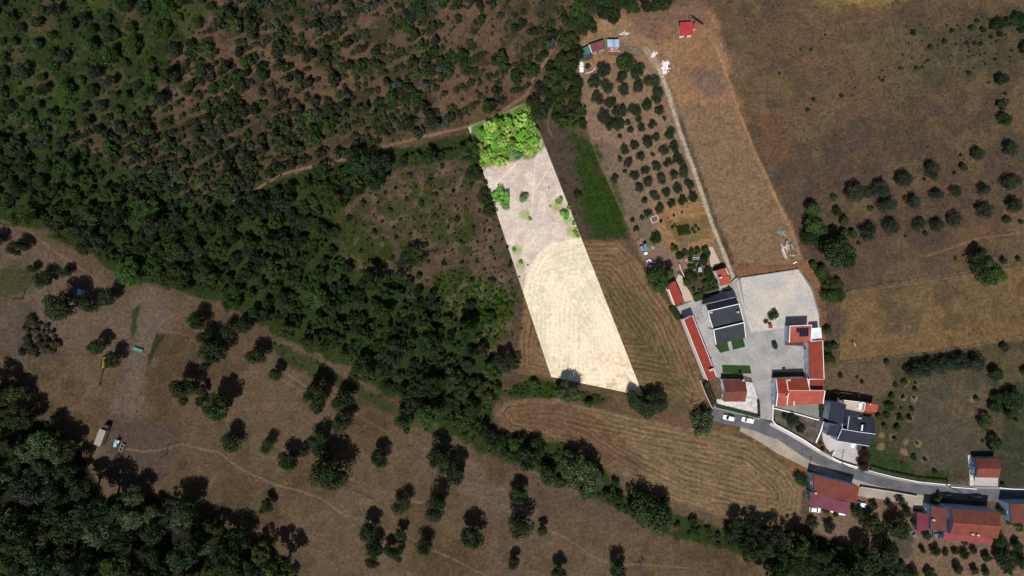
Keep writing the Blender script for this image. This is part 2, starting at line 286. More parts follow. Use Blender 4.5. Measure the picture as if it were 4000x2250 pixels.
REG = [  # polygon (display px), sRGB, soft px, noise px
 (DP((-400, -300), (570, -300), (560, 0), (520, 60), (430, 170), (400, 260), (300, 330), (150, 335), (-400, 260)), (46, 54, 28), 40, 120),
 (DP((560, -300), (1500, -300), (1450, 60), (1340, 210), (1320, 250), (1180, 310), (1000, 360), (900, 385), (820, 410), (600, 490), (330, 430), (140, 335), (300, 325), (400, 250), (430, 170), (520, 60)), (92, 72, 55), 20, 60),
 (DP((1420, 0), (1900, -300), (3000, -300), (3000, 1600), (2210, 900), (2060, 860), (2030, 650), (1990, 580), (1840, 250), (1800, 60), (1700, 0)), (99, 76, 57), 15, 20),
 (DP((1880, 330), (2150, 300), (2576, 200), (2576, 660), (2060, 760), (1990, 560)), (86, 68, 56), 60, 60),
 (DP((2150, 60), (2600, 30), (2600, 200), (2250, 240)), (76, 68, 52), 60, 80),
 (DP((1880, 215), (1960, 225), (2010, 270), (2010, 340), (1960, 400), (1920, 380), (1880, 290)), (102, 74, 54), 40, 70),
 (DP((2030, -40), (2380, -60), (2260, 25), (2060, 20)), (132, 108, 64), 18, 30),
 (DP((2090, 60), (2180, 30), (2290, 8), (2300, 20), (2200, 60), (2080, 95)), (104, 78, 60), 22, 60),
 (DP((2400, 590), (2576, 540), (2600, 580), (2420, 640)), (104, 78, 58), 26, 40),
 (DP((2118, 738), (2300, 712), (2450, 690), (2600, 668), (2900, 640), (2900, 820), (2600, 852), (2300, 890), (2112, 912)), (116, 90, 60), 3, 4),
 (DP((2080, 915), (2300, 892), (2620, 850), (3000, 820), (3000, 1240), (2576, 1225), (2190, 1180), (2200, 1000), (2080, 1000)), (72, 65, 48), 6, 14),
 (DP((2290, 960), (2440, 920), (2480, 960), (2480, 1180), (2300, 1190)), (78, 72, 58), 30, 50),
 (DP((2080, 915), (2230, 900), (2260, 970), (2200, 1010), (2080, 1000)), (98, 80, 60), 12, 30),
 (DP((2500, 900), (2620, 880), (2700, 1225), (2510, 1225)), (58, 60, 44), 8, 10),
 (DP((2190, 1100), (2300, 1180), (2380, 1200), (2350, 1215), (2180, 1170)), (48, 62, 30), 14, 30),
 (DP((2035, 1240), (2160, 1230), (2330, 1270), (2576, 1300), (2800, 1300), (2800, 1600), (2260, 1600), (2260, 1420), (2035, 1330)), (116, 92, 74), 8, 14),
 (DP((2235, 1335), (2300, 1345), (2290, 1400), (2240, 1400)), (78, 74, 60), 10, 12),
 (DP((1468, 60), (1600, 25), (1700, 10), (1790, 35), (1830, 120), (1850, 260), (1700, 290), (1650, 190), (1600, 160), (1500, 175), (1460, 200)), (144, 112, 82), 22, 40),
 (DP((1560, 20), (1760, 0), (1800, 60), (1720, 110), (1600, 90)), (120, 92, 74), 20, 40),
 (DP((1500, 90), (1590, 110), (1640, 130), (1600, 150), (1540, 140)), (120, 105, 80), 14, 20),
 (DP((1455, 180), (1600, 150), (1660, 175), (1690, 260), (1730, 380), (1780, 500), (1800, 600), (1830, 660), (1650, 690), (1600, 610), (1560, 520), (1500, 390), (1460, 260)), (132, 106, 84), 5, 10),
 (DP((1490, 340), (1560, 380), (1640, 560), (1650, 640), (1600, 600), (1540, 480)), (116, 98, 80), 16, 26),
 (DP((1640, 520), (1770, 500), (1800, 600), (1790, 620), (1680, 630)), (150, 112, 76), 8, 14),
 (DP((1675, 560), (1790, 540), (1790, 600), (1700, 610)), (118, 96, 62), 8, 14),
 (DP((1595, 610), (1680, 620), (1700, 680), (1760, 780), (1720, 760), (1640, 700), (1610, 650)), (128, 104, 88), 8, 16),
 (DP((1700, 280), (1845, 250), (1880, 340), (1950, 480), (1995, 570), (2025, 660), (1990, 672), (1852, 668), (1800, 540), (1760, 430), (1700, 240), (1690, 180)), (127, 101, 76), 5, 10),
 (DP((1690, 90), (1790, 60), (1840, 200), (1850, 260), (1770, 280), (1700, 230)), (140, 104, 74), 70, 90),
 (DP((1730, 190), (1810, 170), (1830, 220), (1780, 250)), (118, 94, 78), 26, 50),
 (DP((1836, 668), (1995, 660), (2040, 650), (2080, 760), (2075, 910), (2060, 870), (2050, 780), (2030, 700), (2008, 678), (1862, 695)), (128, 92, 66), 5, 10),
 (DP((-300, 240), (120, 330), (330, 425), (470, 495), (600, 485), (700, 445), (830, 408), (950, 378), (1060, 368), (1190, 338), (1205, 400), (1150, 405), (1000, 430), (930, 475), (850, 545), (865, 660), (920, 690), (1000, 690), (1080, 720), (1110, 760), (1180, 830), (1250, 920), (1262, 960), (1240, 1060), (1240, 1100), (1330, 1100), (1430, 1118), (1520, 1190), (1560, 1240), (1640, 1260), (1830, 1340), (1870, 1320), (2010, 1330), (2260, 1430), (2280, 1600), (2000, 1600), (1950, 1420), (1840, 1385), (1700, 1350), (1560, 1285), (1430, 1225), (1300, 1165), (1200, 1128), (1080, 1065), (960, 985), (880, 925), (700, 855), (640, 805), (540, 755), (470, 735), (330, 715), (230, 645), (110, 585), (-300, 530)), (46, 56, 26), 8, 26),
 (DP((850, 540), (930, 470), (1000, 425), (1150, 400), (1215, 400), (1300, 660), (1318, 760), (1303, 940), (1262, 950), (1180, 830), (1110, 760), (1080, 715), (920, 690), (865, 660)), (84, 67, 54), 10, 24),
 (DP((850, 540), (920, 540), (1010, 640), (1000, 690), (870, 665)), (52, 60, 26), 20, 40),
 (DP((930, 500), (1060, 480), (1200, 560), (1180, 640), (1000, 560)), (66, 64, 38), 24, 60),
 (DP((1090, 700), (1180, 680), (1280, 720), (1300, 760), (1240, 870), (1200, 850), (1110, 765)), (56, 70, 22), 16, 40),
 (DP((1340, 270), (1400, 330), (1440, 330), (1500, 390), (1590, 606), (1470, 604), (1370, 360)), (74, 62, 52), 8, 14),
 (DP((1436, 330), (1480, 345), (1510, 400), (1545, 480), (1592, 606), (1500, 600), (1475, 540), (1455, 450)), (45, 62, 22), 22, 34),
 (FIELD1, (116, 90, 64), 4, 8), (DP((1520, 700), (1620, 740), (1740, 980), (1720, 1010), (1620, 950)), (100, 84, 56), 24, 40),
 (FIELD2, (118, 96, 70), 4, 8), (DP((1246, 1040), (1330, 1002), (1460, 1020), (1560, 1090), (1640, 1200), (1530, 1170), (1400, 1100), (1280, 1085)), (104, 80, 58), 18, 24),
 (DP((1810, 1075), (1900, 1085), (1990, 1140), (2035, 1180), (2030, 1240), (2000, 1190), (1900, 1115)), (122, 88, 58), 8, 24),
 (DP((1250, 1000), (1330, 950), (1480, 985), (1530, 1005), (1500, 1022), (1400, 1000), (1300, 1000)), (44, 60, 20), 8, 16),
 (DP((1540, 985), (1640, 1030), (1740, 1050), (1800, 1080), (1700, 1068), (1560, 1035)), (104, 78, 58), 8, 16),
 (DP((670, 860), (720, 865), (820, 920), (960, 1000), (1150, 1110), (1100, 1100), (930, 1010), (780, 945), (700, 900)), (58, 62, 34), 10, 20),
 (DP((-300, 560), (60, 575), (140, 640), (240, 700), (420, 760), (440, 830), (330, 900), (200, 880), (-300, 800)), (98, 80, 66), 30, 40),
 (DP((-300, 640), (60, 660), (100, 720), (60, 770), (-300, 740)), (66, 66, 40), 45, 80),
 (DP((0, 770), (90, 740), (100, 830), (150, 900), (60, 910), (0, 860)), (84, 72, 60), 30, 50),
 (DP((1040, 1150), (1180, 1160), (1300, 1250), (1350, 1330), (1250, 1300), (1120, 1210)), (98, 82, 68), 20, 40),
 (DP((1280, 1180), (1500, 1260), (1700, 1330), (1640, 1340), (1400, 1280), (1290, 1230)), (88, 72, 58), 20, 30),
 (DP((360, 700), (420, 740), (430, 800), (340, 1050), (300, 1200), (250, 1190), (290, 1000), (330, 850)), (100, 84, 72), 16, 34),
 (DP((330, 780), (352, 770), (345, 830), (330, 860)), (50, 62, 28), 6, 10), (DP((392, 840), (420, 838), (370, 930), (368, 905)), (46, 54, 28), 5, 8),
 (DP((270, 1040), (450, 1080), (420, 1200), (260, 1210)), (82, 68, 58), 24, 30),
 (DP((-300, 955), (50, 965), (60, 1040), (120, 1060), (180, 1110), (235, 1190), (250, 1260), (330, 1230), (450, 1265), (540, 1300), (620, 1350), (690, 1370), (750, 1449), (800, 1600), (-300, 1600)), (38, 38, 24), 10, 20),
]
LINES = [ # polyline src px, sRGB, half width px, strength
 ([cc(0, 3)(*q) for q in ((1260, 170), (1450, 195), (1640, 175), (1740, 145), (1830, 120), (1950, 150), (2080, 185), (2200, 200), (2300, 280), (2400, 360), (2576, 445))] + [cc(1, 3)(*q) for q in ((200, 530), (430, 590), (640, 660), (750, 740), (880, 830), (1060, 890))], (128, 110, 92), 3.2, 0.8),
 ([cc(1, 3)(*q) for q in ((1540, 1060), (1660, 1120), (1780, 1190), (1950, 1260), (2300, 1440))], (124, 106, 88), 3, 0.8),
 ([cc(1, 3)(*q) for q in ((920, 460), (1080, 520), (1220, 580), (1390, 650))], (120, 100, 82), 3, 0.7),
 ([cc(1, 3)(*q) for q in ((1540, 705), (1690, 705))], (124, 104, 84), 4, 0.7),
 ([cc(2, 3)(*q) for q in ((370, 990), (540, 1060), (660, 1140), (780, 1240), (980, 1330), (1380, 1335), (1560, 1355), (1820, 1370))], (124, 106, 88), 3, 0.8),
 ([cc(1, 2)(*q) for q in ((270, 840), (500, 990))], (128, 108, 90), 4, 0.7), ([cc(1, 2)(*q) for q in ((260, 920), (470, 1040))], (128, 108, 90), 3, 0.7),
 ([cc(1, 2)(*q) for q in ((960, 1230), (1120, 1340), (1320, 1449))], (110, 100, 80), 3, 0.6),
 ([cc(0, 2)(*q) for q in ((1700, 440), (1880, 470), (2000, 530))], (118, 100, 82), 3, 0.7),
 ([cc(0, 2)(*q) for q in ((0, 280), (100, 430), (150, 560), (190, 700), (300, 850))], (104, 90, 78), 3.5, 0.7),
 ([cc(0, 2)(*q) for q in ((660, 850), (620, 1300))], (104, 88, 70), 2, 0.5), ([cc(0, 2)(*q) for q in ((700, 1000), (690, 1300))], (104, 88, 70), 2, 0.5),
 ([cc(0, 3)(*q) for q in ((1210, 190), (1140, 350), (1100, 490))], (48, 42, 36), 2.5, 0.8),
 ([cc(0, 1)(*q) for q in ((0, 770), (300, 880), (480, 1030), (700, 1180), (860, 1290))], (120, 98, 78), 5, 0.6),
 ([cc(1, 3)(*q) for q in ((860, 520), (1000, 590), (1140, 650), (1290, 740))], (46, 46, 28), 2.5, 0.8),
 (DP((590, 505), (640, 480), (700, 440), (830, 408), (880, 398), (930, 378), (1050, 348), (1180, 318), (1240, 295), (1325, 238), (1345, 185), (1370, 160), (1400, 110)), (140, 108, 84), 6, 0.85),
 (DP((670, 460), (700, 400), (735, 320)), (130, 102, 80), 5, 0.7), (DP((1340, 330), (1365, 385), (1400, 450)), (110, 88, 70), 3, 0.5),
 (DP((1120, 180), (1250, 165), (1400, 130)), (128, 98, 74), 3, 0.5), (DP((1250, 60), (1180, 110), (1120, 150)), (128, 98, 74), 3, 0.5),
 (DP((510, 260), (640, 180), (760, 120), (900, 60)), (118, 84, 64), 7, 0.6), (DP((560, 330), (700, 250), (830, 190)), (112, 82, 64), 5, 0.5),
 (DP((1380, 270), (1378, 320), (1390, 345)), (130, 104, 84), 2.5, 0.7),
 (DP((1655, 165), (1680, 230), (1710, 330), (1750, 440), (1790, 560), (1822, 640), (1850, 712)), (182, 164, 140), 8.5, 0.95),
 (DP((1625, 125), (1655, 165)), (170, 145, 125), 14, 0.7),
 (DP((1800, 115), (1832, 200), (1862, 290), (1902, 390), (1952, 500), (1992, 580), (2014, 650)), (168, 124, 90), 6, 0.8),
 (DP((1815, 60), (1850, 160), (1890, 290)), (92, 74, 58), 9, 0.5),
 (DP((1480, 330), (1505, 400), (1560, 520), (1600, 610)), (134, 110, 88), 4, 0.6),
 (DP((2050, 960), (2080, 940)), (130, 104, 80), 5, 0.5),
 (DP((2330, 645), (2460, 600), (2576, 585)), (142, 106, 80), 4, 0.6),
 (DP((2118, 738), (2300, 712), (2450, 690), (2600, 668)), (126, 102, 78), 3, 0.6),
 (DP((1850, 672), (1995, 668)), (92, 76, 60), 5, 0.6),
 (DP((2064, 660), (2090, 740), (2085, 900)), (86, 66, 50), 16, 0.5),
 ([Z2(*q) for q in ((1800, 130), (1900, 480), (2050, 1000), (2120, 1320))], (160, 122, 90), 8, 0.7),
]
RINGS = [c(3, 2, 1380, 950), c(3, 2, 1485, 1000), c(3, 2, 1360, 1100), c(3, 2, 1470, 1110), c(3, 2, 1225, 1200), c(3, 2, 1430, 1310), c(3, 2, 1320, 1310), c(3, 2, 1200, 1290), c(3, 3, 1130, 150), c(3, 3, 1380, 105), c(3, 3, 1370, 200), c(3, 3, 1140, 30), c(3, 3, 1250, 50), c(3, 3, 1580, 275), c(3, 2, 2060, 1120), c(3, 3, 1510, 110)]
def ground_color(x, y):
    n1 = fbm(x, y, 260, 1); n2 = fbm(x, y, 70, 2); n3 = fbm(x, y, 22, 3, 3)
    L = lambda col: np.array([lin(v) / f_ for v, f_ in zip(col, FL3)])
    base = L((90, 72, 54))[None, :] * np.ones(x.shape + (1,))
    wob = (n2 - 0.5) * 2 + (n3 - 0.5)
    def put(mask, col):
        nonlocal base
        base = base * (1 - mask[..., None]) + L(col)[None, :] * mask[..., None]
    sm = lambda t: np.clip(t, 0, 1) ** 2 * (3 - 2 * np.clip(t, 0, 1))
    put(sm((n1 - 0.52) * 9) * 0.6, (76, 60, 43)); put(sm((0.46 - n1) * 9) * 0.4, (102, 84, 68)); put(sm((fbm(x, y, 48, 71) - .53) * 10) * .35, (70, 64, 44)); put(sm((fbm(x, y, 90, 73) - .54) * 10) * .35, (108, 88, 66))
    for poly, col, soft, nz in REG:
        d = sdpoly(x, y, poly) + wob * nz
        put(sm(d / (2 * soft) + 0.5), col)
    # texture-scale patches inside rough areas
    rough = np.maximum(sm(sdpoly(x, y, REG[0][0]) / 40), 0)
    put(rough * sm((fbm(x, y, 120, 9) - 0.54) * 12) * 0.75, (80, 68, 50)); put(rough * sm((fbm(x, y, 60, 12) - 0.55) * 10) * 0.55, (52, 70, 24))
    scr = sm(sdpoly(x, y, REG[1][0]) / 30)
    put(scr * sm((fbm(x, y, 90, 15) - 0.50) * 9) * 0.8, (54, 52, 36)); put(scr * sm((fbm(x, y, 50, 17) - 0.56) * 12) * 0.5, (110, 84, 66)); put(scr * sm((y - .15 * x - 150) / 300) * .45, (52, 50, 34))
    clr = sm(sdpoly(x, y, REG[30][0]) / 20)
    put(clr * sm((fbm(x, y, 60, 19) - 0.50) * 9) * 0.75, (56, 62, 30)); put(clr * sm((fbm(x, y, 26, 22) - 0.58) * 12) * 0.4, (120, 96, 80))
    ne = sm(sdpoly(x, y, REG[2][0]) / 40)
    put(ne * sm((fbm(x, y, 150, 25) - 0.50) * 10) * 0.5, (106, 88, 62)); put(ne * sm((fbm(x, y, 45, 35) - 0.54) * 10) * 0.4, (96, 78, 52)); put(ne * sm((fbm(x, y, 30, 37) - 0.57) * 12) * 0.35, (72, 68, 46)); put(ne * sm((fbm(x, y, 110, 28) - 0.56) * 10) * 0.45, (70, 60, 52))
    for pl, col, hw, st in LINES:
        d = dline(x, y, pl) + (n3 - 0.5) * 4
        put(sm((hw * .85 - d) / 4 + 0.5) * st * (.78 if hw < 8 else 1) * (.55 + .9 * fbm(x, y, 36, 63, 3) if hw < 8 else 1), col)
    for (rx, ry) in RINGS:
        d = np.hypot(x - rx, y - ry); put(sm((17 - d + (n3 - .5) * 14) / 6) * 0.75, (128, 106, 76))
    # tilled stripes around veg garden are plain earth; mown fields get rows from a distance attribute
    d1 = sdpoly(x, y, FIELD1); d2 = sdpoly(x, y, FIELD2)
    mow = np.where(d2 > -5, d2, np.where(d1 > -5, d1, 0)) * S
    amt = np.clip(np.maximum(d1, d2) / 8, 0, 1)
    d3 = sdpoly(x, y, REG[9][0]); amt = np.maximum(amt, np.clip(d3 / 8, 0, 1) * 0.15)
    mow = np.where((d3 > 0), d3 * S, mow)
    gr = 0.80 + 0.4 * fbm(x, y, 12, 31, 2)
    return base * gr[..., None], mow, amt
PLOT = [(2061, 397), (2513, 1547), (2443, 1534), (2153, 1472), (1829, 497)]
def plot_color(x, y):  # colours painted far paler, the plot's highlight brightening put into them
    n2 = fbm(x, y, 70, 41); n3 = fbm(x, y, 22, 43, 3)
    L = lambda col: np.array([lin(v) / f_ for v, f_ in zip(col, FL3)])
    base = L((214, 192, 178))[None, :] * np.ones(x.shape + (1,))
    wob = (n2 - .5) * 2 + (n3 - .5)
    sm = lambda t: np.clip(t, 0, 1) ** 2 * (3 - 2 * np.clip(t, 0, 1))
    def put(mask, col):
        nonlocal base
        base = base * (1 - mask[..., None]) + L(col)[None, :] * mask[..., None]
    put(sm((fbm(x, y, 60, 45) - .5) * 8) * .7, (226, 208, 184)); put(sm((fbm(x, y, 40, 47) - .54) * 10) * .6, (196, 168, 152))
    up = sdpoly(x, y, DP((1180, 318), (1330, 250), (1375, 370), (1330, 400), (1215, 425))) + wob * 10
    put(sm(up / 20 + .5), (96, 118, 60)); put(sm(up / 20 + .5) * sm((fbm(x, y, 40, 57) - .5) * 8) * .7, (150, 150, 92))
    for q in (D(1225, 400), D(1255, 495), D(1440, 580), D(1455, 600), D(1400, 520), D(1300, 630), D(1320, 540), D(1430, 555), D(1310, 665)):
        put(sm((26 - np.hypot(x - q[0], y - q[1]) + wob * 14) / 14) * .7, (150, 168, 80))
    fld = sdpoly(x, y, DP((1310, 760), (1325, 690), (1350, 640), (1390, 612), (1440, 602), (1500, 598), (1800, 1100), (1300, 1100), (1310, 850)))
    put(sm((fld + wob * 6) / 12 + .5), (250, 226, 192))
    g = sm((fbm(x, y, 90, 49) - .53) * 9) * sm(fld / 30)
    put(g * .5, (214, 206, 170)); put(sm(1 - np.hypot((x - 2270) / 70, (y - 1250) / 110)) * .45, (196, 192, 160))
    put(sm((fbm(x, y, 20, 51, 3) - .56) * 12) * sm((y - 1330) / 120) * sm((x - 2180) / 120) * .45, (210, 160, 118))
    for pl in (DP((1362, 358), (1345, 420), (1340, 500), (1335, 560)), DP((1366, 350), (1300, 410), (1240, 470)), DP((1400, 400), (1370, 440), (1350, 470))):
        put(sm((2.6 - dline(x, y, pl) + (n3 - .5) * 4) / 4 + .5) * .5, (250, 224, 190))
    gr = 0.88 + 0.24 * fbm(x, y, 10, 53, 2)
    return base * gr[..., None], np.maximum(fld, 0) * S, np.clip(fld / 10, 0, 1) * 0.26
def groundmat(name, contrast=1.0):
    m, n, l, b = newmat(name)
    at = n.new('ShaderNodeAttribute'); at.attribute_name = 'gcol'
    am = n.new('ShaderNodeAttribute'); am.attribute_name = 'mow'; aa = n.new('ShaderNodeAttribute'); aa.attribute_name = 'mowamt'
    geo = n.new('ShaderNodeNewGeometry'); pos = geo.outputs['Position']
    k = contrast
    t1 = noise(n, l, 0.95, 7, 0.8, pos); r1 = rng(n, l, t1.outputs[0], 1 - .5 * k, 1 + .5 * k, .32, .68)
    t2 = noise(n, l, 0.22, 4, 0.6, pos); r2 = rng(n, l, t2.outputs[0], 1 - .15 * k, 1 + .15 * k)
    x = mul(n, l, at.outputs['Color'], r1.outputs[0]); x = mul(n, l, x, r2.outputs[0])
    # straw rows following the field edge
    sp = n.new('ShaderNodeSeparateXYZ'); l.new(pos, sp.inputs[0]); cb = n.new('ShaderNodeCombineXYZ')
    for k_, (src, f_) in enumerate(((am.outputs['Fac'], 1.1), (sp.outputs[0], .10), (sp.outputs[1], .10))):
        q = n.new('ShaderNodeMath'); q.operation = 'MULTIPLY'; q.inputs[1].default_value = f_; l.new(src, q.inputs[0]); l.new(q.outputs[0], cb.inputs[k_])
    t3 = noise(n, l, 1.0, 5, 0.7, cb.outputs[0]); r3 = rng(n, l, t3.outputs[0], -1, 1, .33, .67)
    wv = n.new('ShaderNodeMath'); wv.operation = 'MULTIPLY_ADD'; l.new(am.outputs['Fac'], wv.inputs[0]); wv.inputs[1].default_value = 3.6
    t7 = noise(n, l, 0.3, 4, 0.65, pos); w2 = n.new('ShaderNodeMath'); w2.operation = 'MULTIPLY'; w2.inputs[1].default_value = 6.0; l.new(t7.outputs[0], w2.inputs[0]); l.new(w2.outputs[0], wv.inputs[2])
    sn = n.new('ShaderNodeMath'); sn.operation = 'SINE'; l.new(wv.outputs[0], sn.inputs[0])
    sm_ = n.new('ShaderNodeMath'); sm_.operation = 'MULTIPLY_ADD'; l.new(sn.outputs[0], sm_.inputs[0]); sm_.inputs[1].default_value = .45; l.new(r3.outputs[0], sm_.inputs[2])
    t4 = noise(n, l, 0.9, 3, 0.6, pos); r4 = rng(n, l, t4.outputs[0], 0.12, 0.55)
    a1 = n.new('ShaderNodeMath'); a1.operation = 'MULTIPLY'; l.new(sm_.outputs[0], a1.inputs[0]); l.new(r4.outputs[0], a1.inputs[1])
    a2 = n.new('ShaderNodeMath'); a2.operation = 'MULTIPLY_ADD'; l.new(a1.outputs[0], a2.inputs[0]); l.new(aa.outputs['Fac'], a2.inputs[1]); a2.inputs[2].default_value = 1.0
    x = mul(n, l, x, a2.outputs[0])
    # reddish / greenish grain
    t5 = noise(n, l, 2.3, 3, 0.6, pos)
    hs = n.new('ShaderNodeHueSaturation'); l.new(x, hs.inputs['Color']); r5 = rng(n, l, t5.outputs[0], 0.485, 0.52); l.new(r5.outputs[0], hs.inputs['Hue'])
    l.new(hs.outputs[0], b.inputs['Base Color']); b.inputs['Roughness'].default_value = 0.95; b.inputs['Specular IOR Level'].default_value = 0.05
    t6 = noise(n, l, 1.6, 6, 0.7, pos)
    bp = n.new('ShaderNodeBump'); bp.inputs['Strength'].default_value = 0.6; bp.inputs['Distance'].default_value = 0.35 * k
    l.new(t6.outputs[0], bp.inputs['Height']); l.new(bp.outputs[0], b.inputs['Normal'])
    return m
def grid_mesh(name, X, Y, z, colfn, mat):
    ny, nx = X.shape
    px = X / S + 2000; py = 1125 - Y / S
    col, mow, amt = colfn(px, py)
    me = bpy.data.meshes.new(name)
    me.vertices.add(nx * ny)
    co = np.stack([X, Y, np.full(X.shape, z)], -1).astype(np.float32); me.vertices.foreach_set('co', co.ravel())
    i = np.arange(nx * ny).reshape(ny, nx)
    q = np.stack([i[:-1, :-1], i[:-1, 1:], i[1:, 1:], i[1:, :-1]], -1).reshape(-1, 4).astype(np.int32)
    me.loops.add(q.size); me.loops.foreach_set('vertex_index', q.ravel())
    me.polygons.add(len(q)); me.polygons.foreach_set('loop_start', np.arange(0, q.size, 4, dtype=np.int32))
    me.polygons.foreach_set('loop_total', np.full(len(q), 4, np.int32))
    me.update(calc_edges=True)
    a = me.color_attributes.new('gcol', 'FLOAT_COLOR', 'POINT')
    rgba = np.concatenate([np.clip(col, 0, 1), np.ones(col.shape[:2] + (1,))], -1).astype(np.float32); a.data.foreach_set('color', rgba.ravel())
    for nm, arr in (('mow', mow), ('mowamt', amt)):
        a = me.attributes.new(nm, 'FLOAT', 'POINT'); a.data.foreach_set('value', arr.astype(np.float32).ravel())
    return link(name, me, None, mat)
GM = groundmat('dry_grass_and_soil')
far = np.array([240, 270, 320, 400, 550, 800, 1200, 2000, 3500])
xs = np.concatenate([-far[::-1], np.arange(-215, 215.1, 0.42), far]); ys = np.concatenate([-far[::-1], np.arange(-128, 128.1, 0.42), far])
X, Y = np.meshgrid(xs, ys)
tag(grid_mesh('ground', X, Y, 0.0, ground_color, GM), kind='structure')
# stubble plot, highlight brightening painted into its colours: quadrilateral sheet 1.5 cm above the ground
def quad_grid(cs, nu, nv):
    u = np.linspace(0, 1, nu)[None, :, None]; v = np.linspace(0, 1, nv)[:, None, None]
    A, B, Cq, Dq = [np.array(P(*q)[:2])[None, None, :] for q in cs]
    p = (A * (1 - u) + B * u) * (1 - v) + (Dq * (1 - u) + Cq * u) * v
    return p[..., 0], p[..., 1]
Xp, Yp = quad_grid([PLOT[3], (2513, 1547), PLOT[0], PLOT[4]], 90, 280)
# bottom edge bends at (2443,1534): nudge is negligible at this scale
tag(grid_mesh('brightened_plot', Xp, Yp, 0.015, plot_color, groundmat('brightened_stubble', 0.50)), kind='structure')

# ------------------------------------------------------------------ flat sheets
def sheet(name, pts, z, mat, kind='structure'):
    me = bpy.data.meshes.new(name); vs = [P(*q) for q in pts]
    ar = sum(vs[i - 1].x * vs[i].y - vs[i].x * vs[i - 1].y for i in range(len(vs)))
    if ar < 0: vs.reverse()
    vs = [(v.x, v.y, z) for v in vs]
    n = len(vs); bot = [(x, y, z - 0.012) for x, y, _ in vs]
    fs = [tuple(range(n))] + [(i, i + n, (i + 1) % n + n, (i + 1) % n) for i in range(n)]
    me.from_pydata(vs + bot, [], fs); me.update()
    o = link(name, me, None, mat); return tag(o, kind=kind)
def dirty(name, col, col2, var=.14, s1=.25, s2=2.0, cell=None, thr=.5):
    m, n, l, b = newmat(name); geo = n.new('ShaderNodeNewGeometry'); pos = geo.outputs['Position']
    t = noise(n, l, s1, 6, .65, pos); r = rng(n, l, t.outputs[0], 0, 1, thr - .12, thr + .14)
    mx = n.new('ShaderNodeMix'); mx.data_type = 'RGBA'; l.new(r.outputs[0], mx.inputs['Factor'])
    mx.inputs['A'].default_value = (*col, 1); mx.inputs['B'].default_value = (*col2, 1)
    t2 = noise(n, l, s2, 5, .7, pos); r2 = rng(n, l, t2.outputs[0], 1 - var, 1 + var)
    x = mul(n, l, mx.outputs['Result'], r2.outputs[0])
    if cell:
        v = n.new('ShaderNodeTexVoronoi'); v.inputs['Scale'].default_value = cell; l.new(pos, v.inputs['Vector'])
        r3 = rng(n, l, v.outputs['Color'], .55, 1.35, 0, 1); x = mul(n, l, x, r3.outputs[0])
    l.new(x, b.inputs['Base Color']); b.inputs['Roughness'].default_value = .9; b.inputs['Specular IOR Level'].default_value = .15
    bp = n.new('ShaderNodeBump'); bp.inputs['Strength'].default_value = .25; bp.inputs['Distance'].default_value = .05
    l.new(t2.outputs[0], bp.inputs['Height']); l.new(bp.outputs[0], b.inputs['Normal'])
    return m
M['asphalt'] = dirty('asphalt', alb(90, 91, 96), alb(116, 112, 110), .16, .2, 1.6)
M['paving'] = dirty('grey_paving', alb(150, 147, 141), alb(176, 171, 164), .17, .16, 1.2)
M['gravel'] = dirty('pale_gravel', alb(180, 177, 172), alb(214, 196, 176), .24, .11, 1.3)
M['lawn'] = dirty('lawn', alb(42, 66, 28), alb(52, 76, 28), .2, .5, 4)
M['lawn_d'] = dirty('dark_lawn', alb(44, 60, 30), alb(50, 68, 34), .2, .5, 4)
M['stonepatio'] = dirty('white_stone_paving', alb(226, 220, 214), alb(196, 188, 176), .14, .5, 3, cell=3.2)
M['patio'] = dirty('pale_patio', alb(198, 190, 182), alb(182, 174, 166), .08, .2, 2)
M['oldconcrete'] = dirty('stained_concrete', alb(138, 134, 126), alb(118, 116, 110), .12, .2, 1.2)
M['dust'] = dirty('dusty_dirt', alb(182, 164, 142), alb(150, 138, 126), .12, .16, 1.5)
M['rockbed'] = dirty('rocky_bed', alb(104, 94, 84), alb(84, 74, 66), .4, .4, 2.5, cell=1.2)
M['pinkpath'] = dirty('pinkish_path', alb(190, 168, 150), alb(206, 182, 160), .1, .2, 2)
M['earth'] = plain('tilled_earth', alb(112, 92, 80), .95, .2, 1.5, bump=.3)
DPL = lambda *p: [D(*q) for q in p]
sheet('gravel_yard', DPL((1862, 700), (1930, 690), (2008, 678), (2020, 695), (2040, 726), (2058, 780), (2064, 850), (1975, 850), (1975, 826), (1930, 832), (1890, 838), (1876, 790)), .02, M['gravel'])
sheet('courtyard', DPL((1702, 772), (1735, 760), (1748, 752), (1800, 725), (1846, 698), (1861, 703), (1875, 790), (1890, 837), (1930, 831), (1974, 826), (1974, 868), (2036, 872), (2034, 935), (1944, 936), (1941, 1022), (1941, 1058), (1912, 1052), (1905, 1000), (1890, 950), (1850, 940), (1815, 940), (1812, 952), (1790, 945), (1716, 795)), .028, M['paving'])
sheet('garden_path', [Z2(*q) for q in ((270, 60), (330, -60), (420, 0), (500, 220), (620, 400), (700, 600), (480, 640), (380, 380))], .02, M['pinkpath'])
sheet('stone_pad', [Z9(*q) for q in ((1420, 300), (1570, 300), (1830, 850), (1580, 960), (1500, 940), (1470, 700), (1500, 500))], .02, M['pinkpath'])
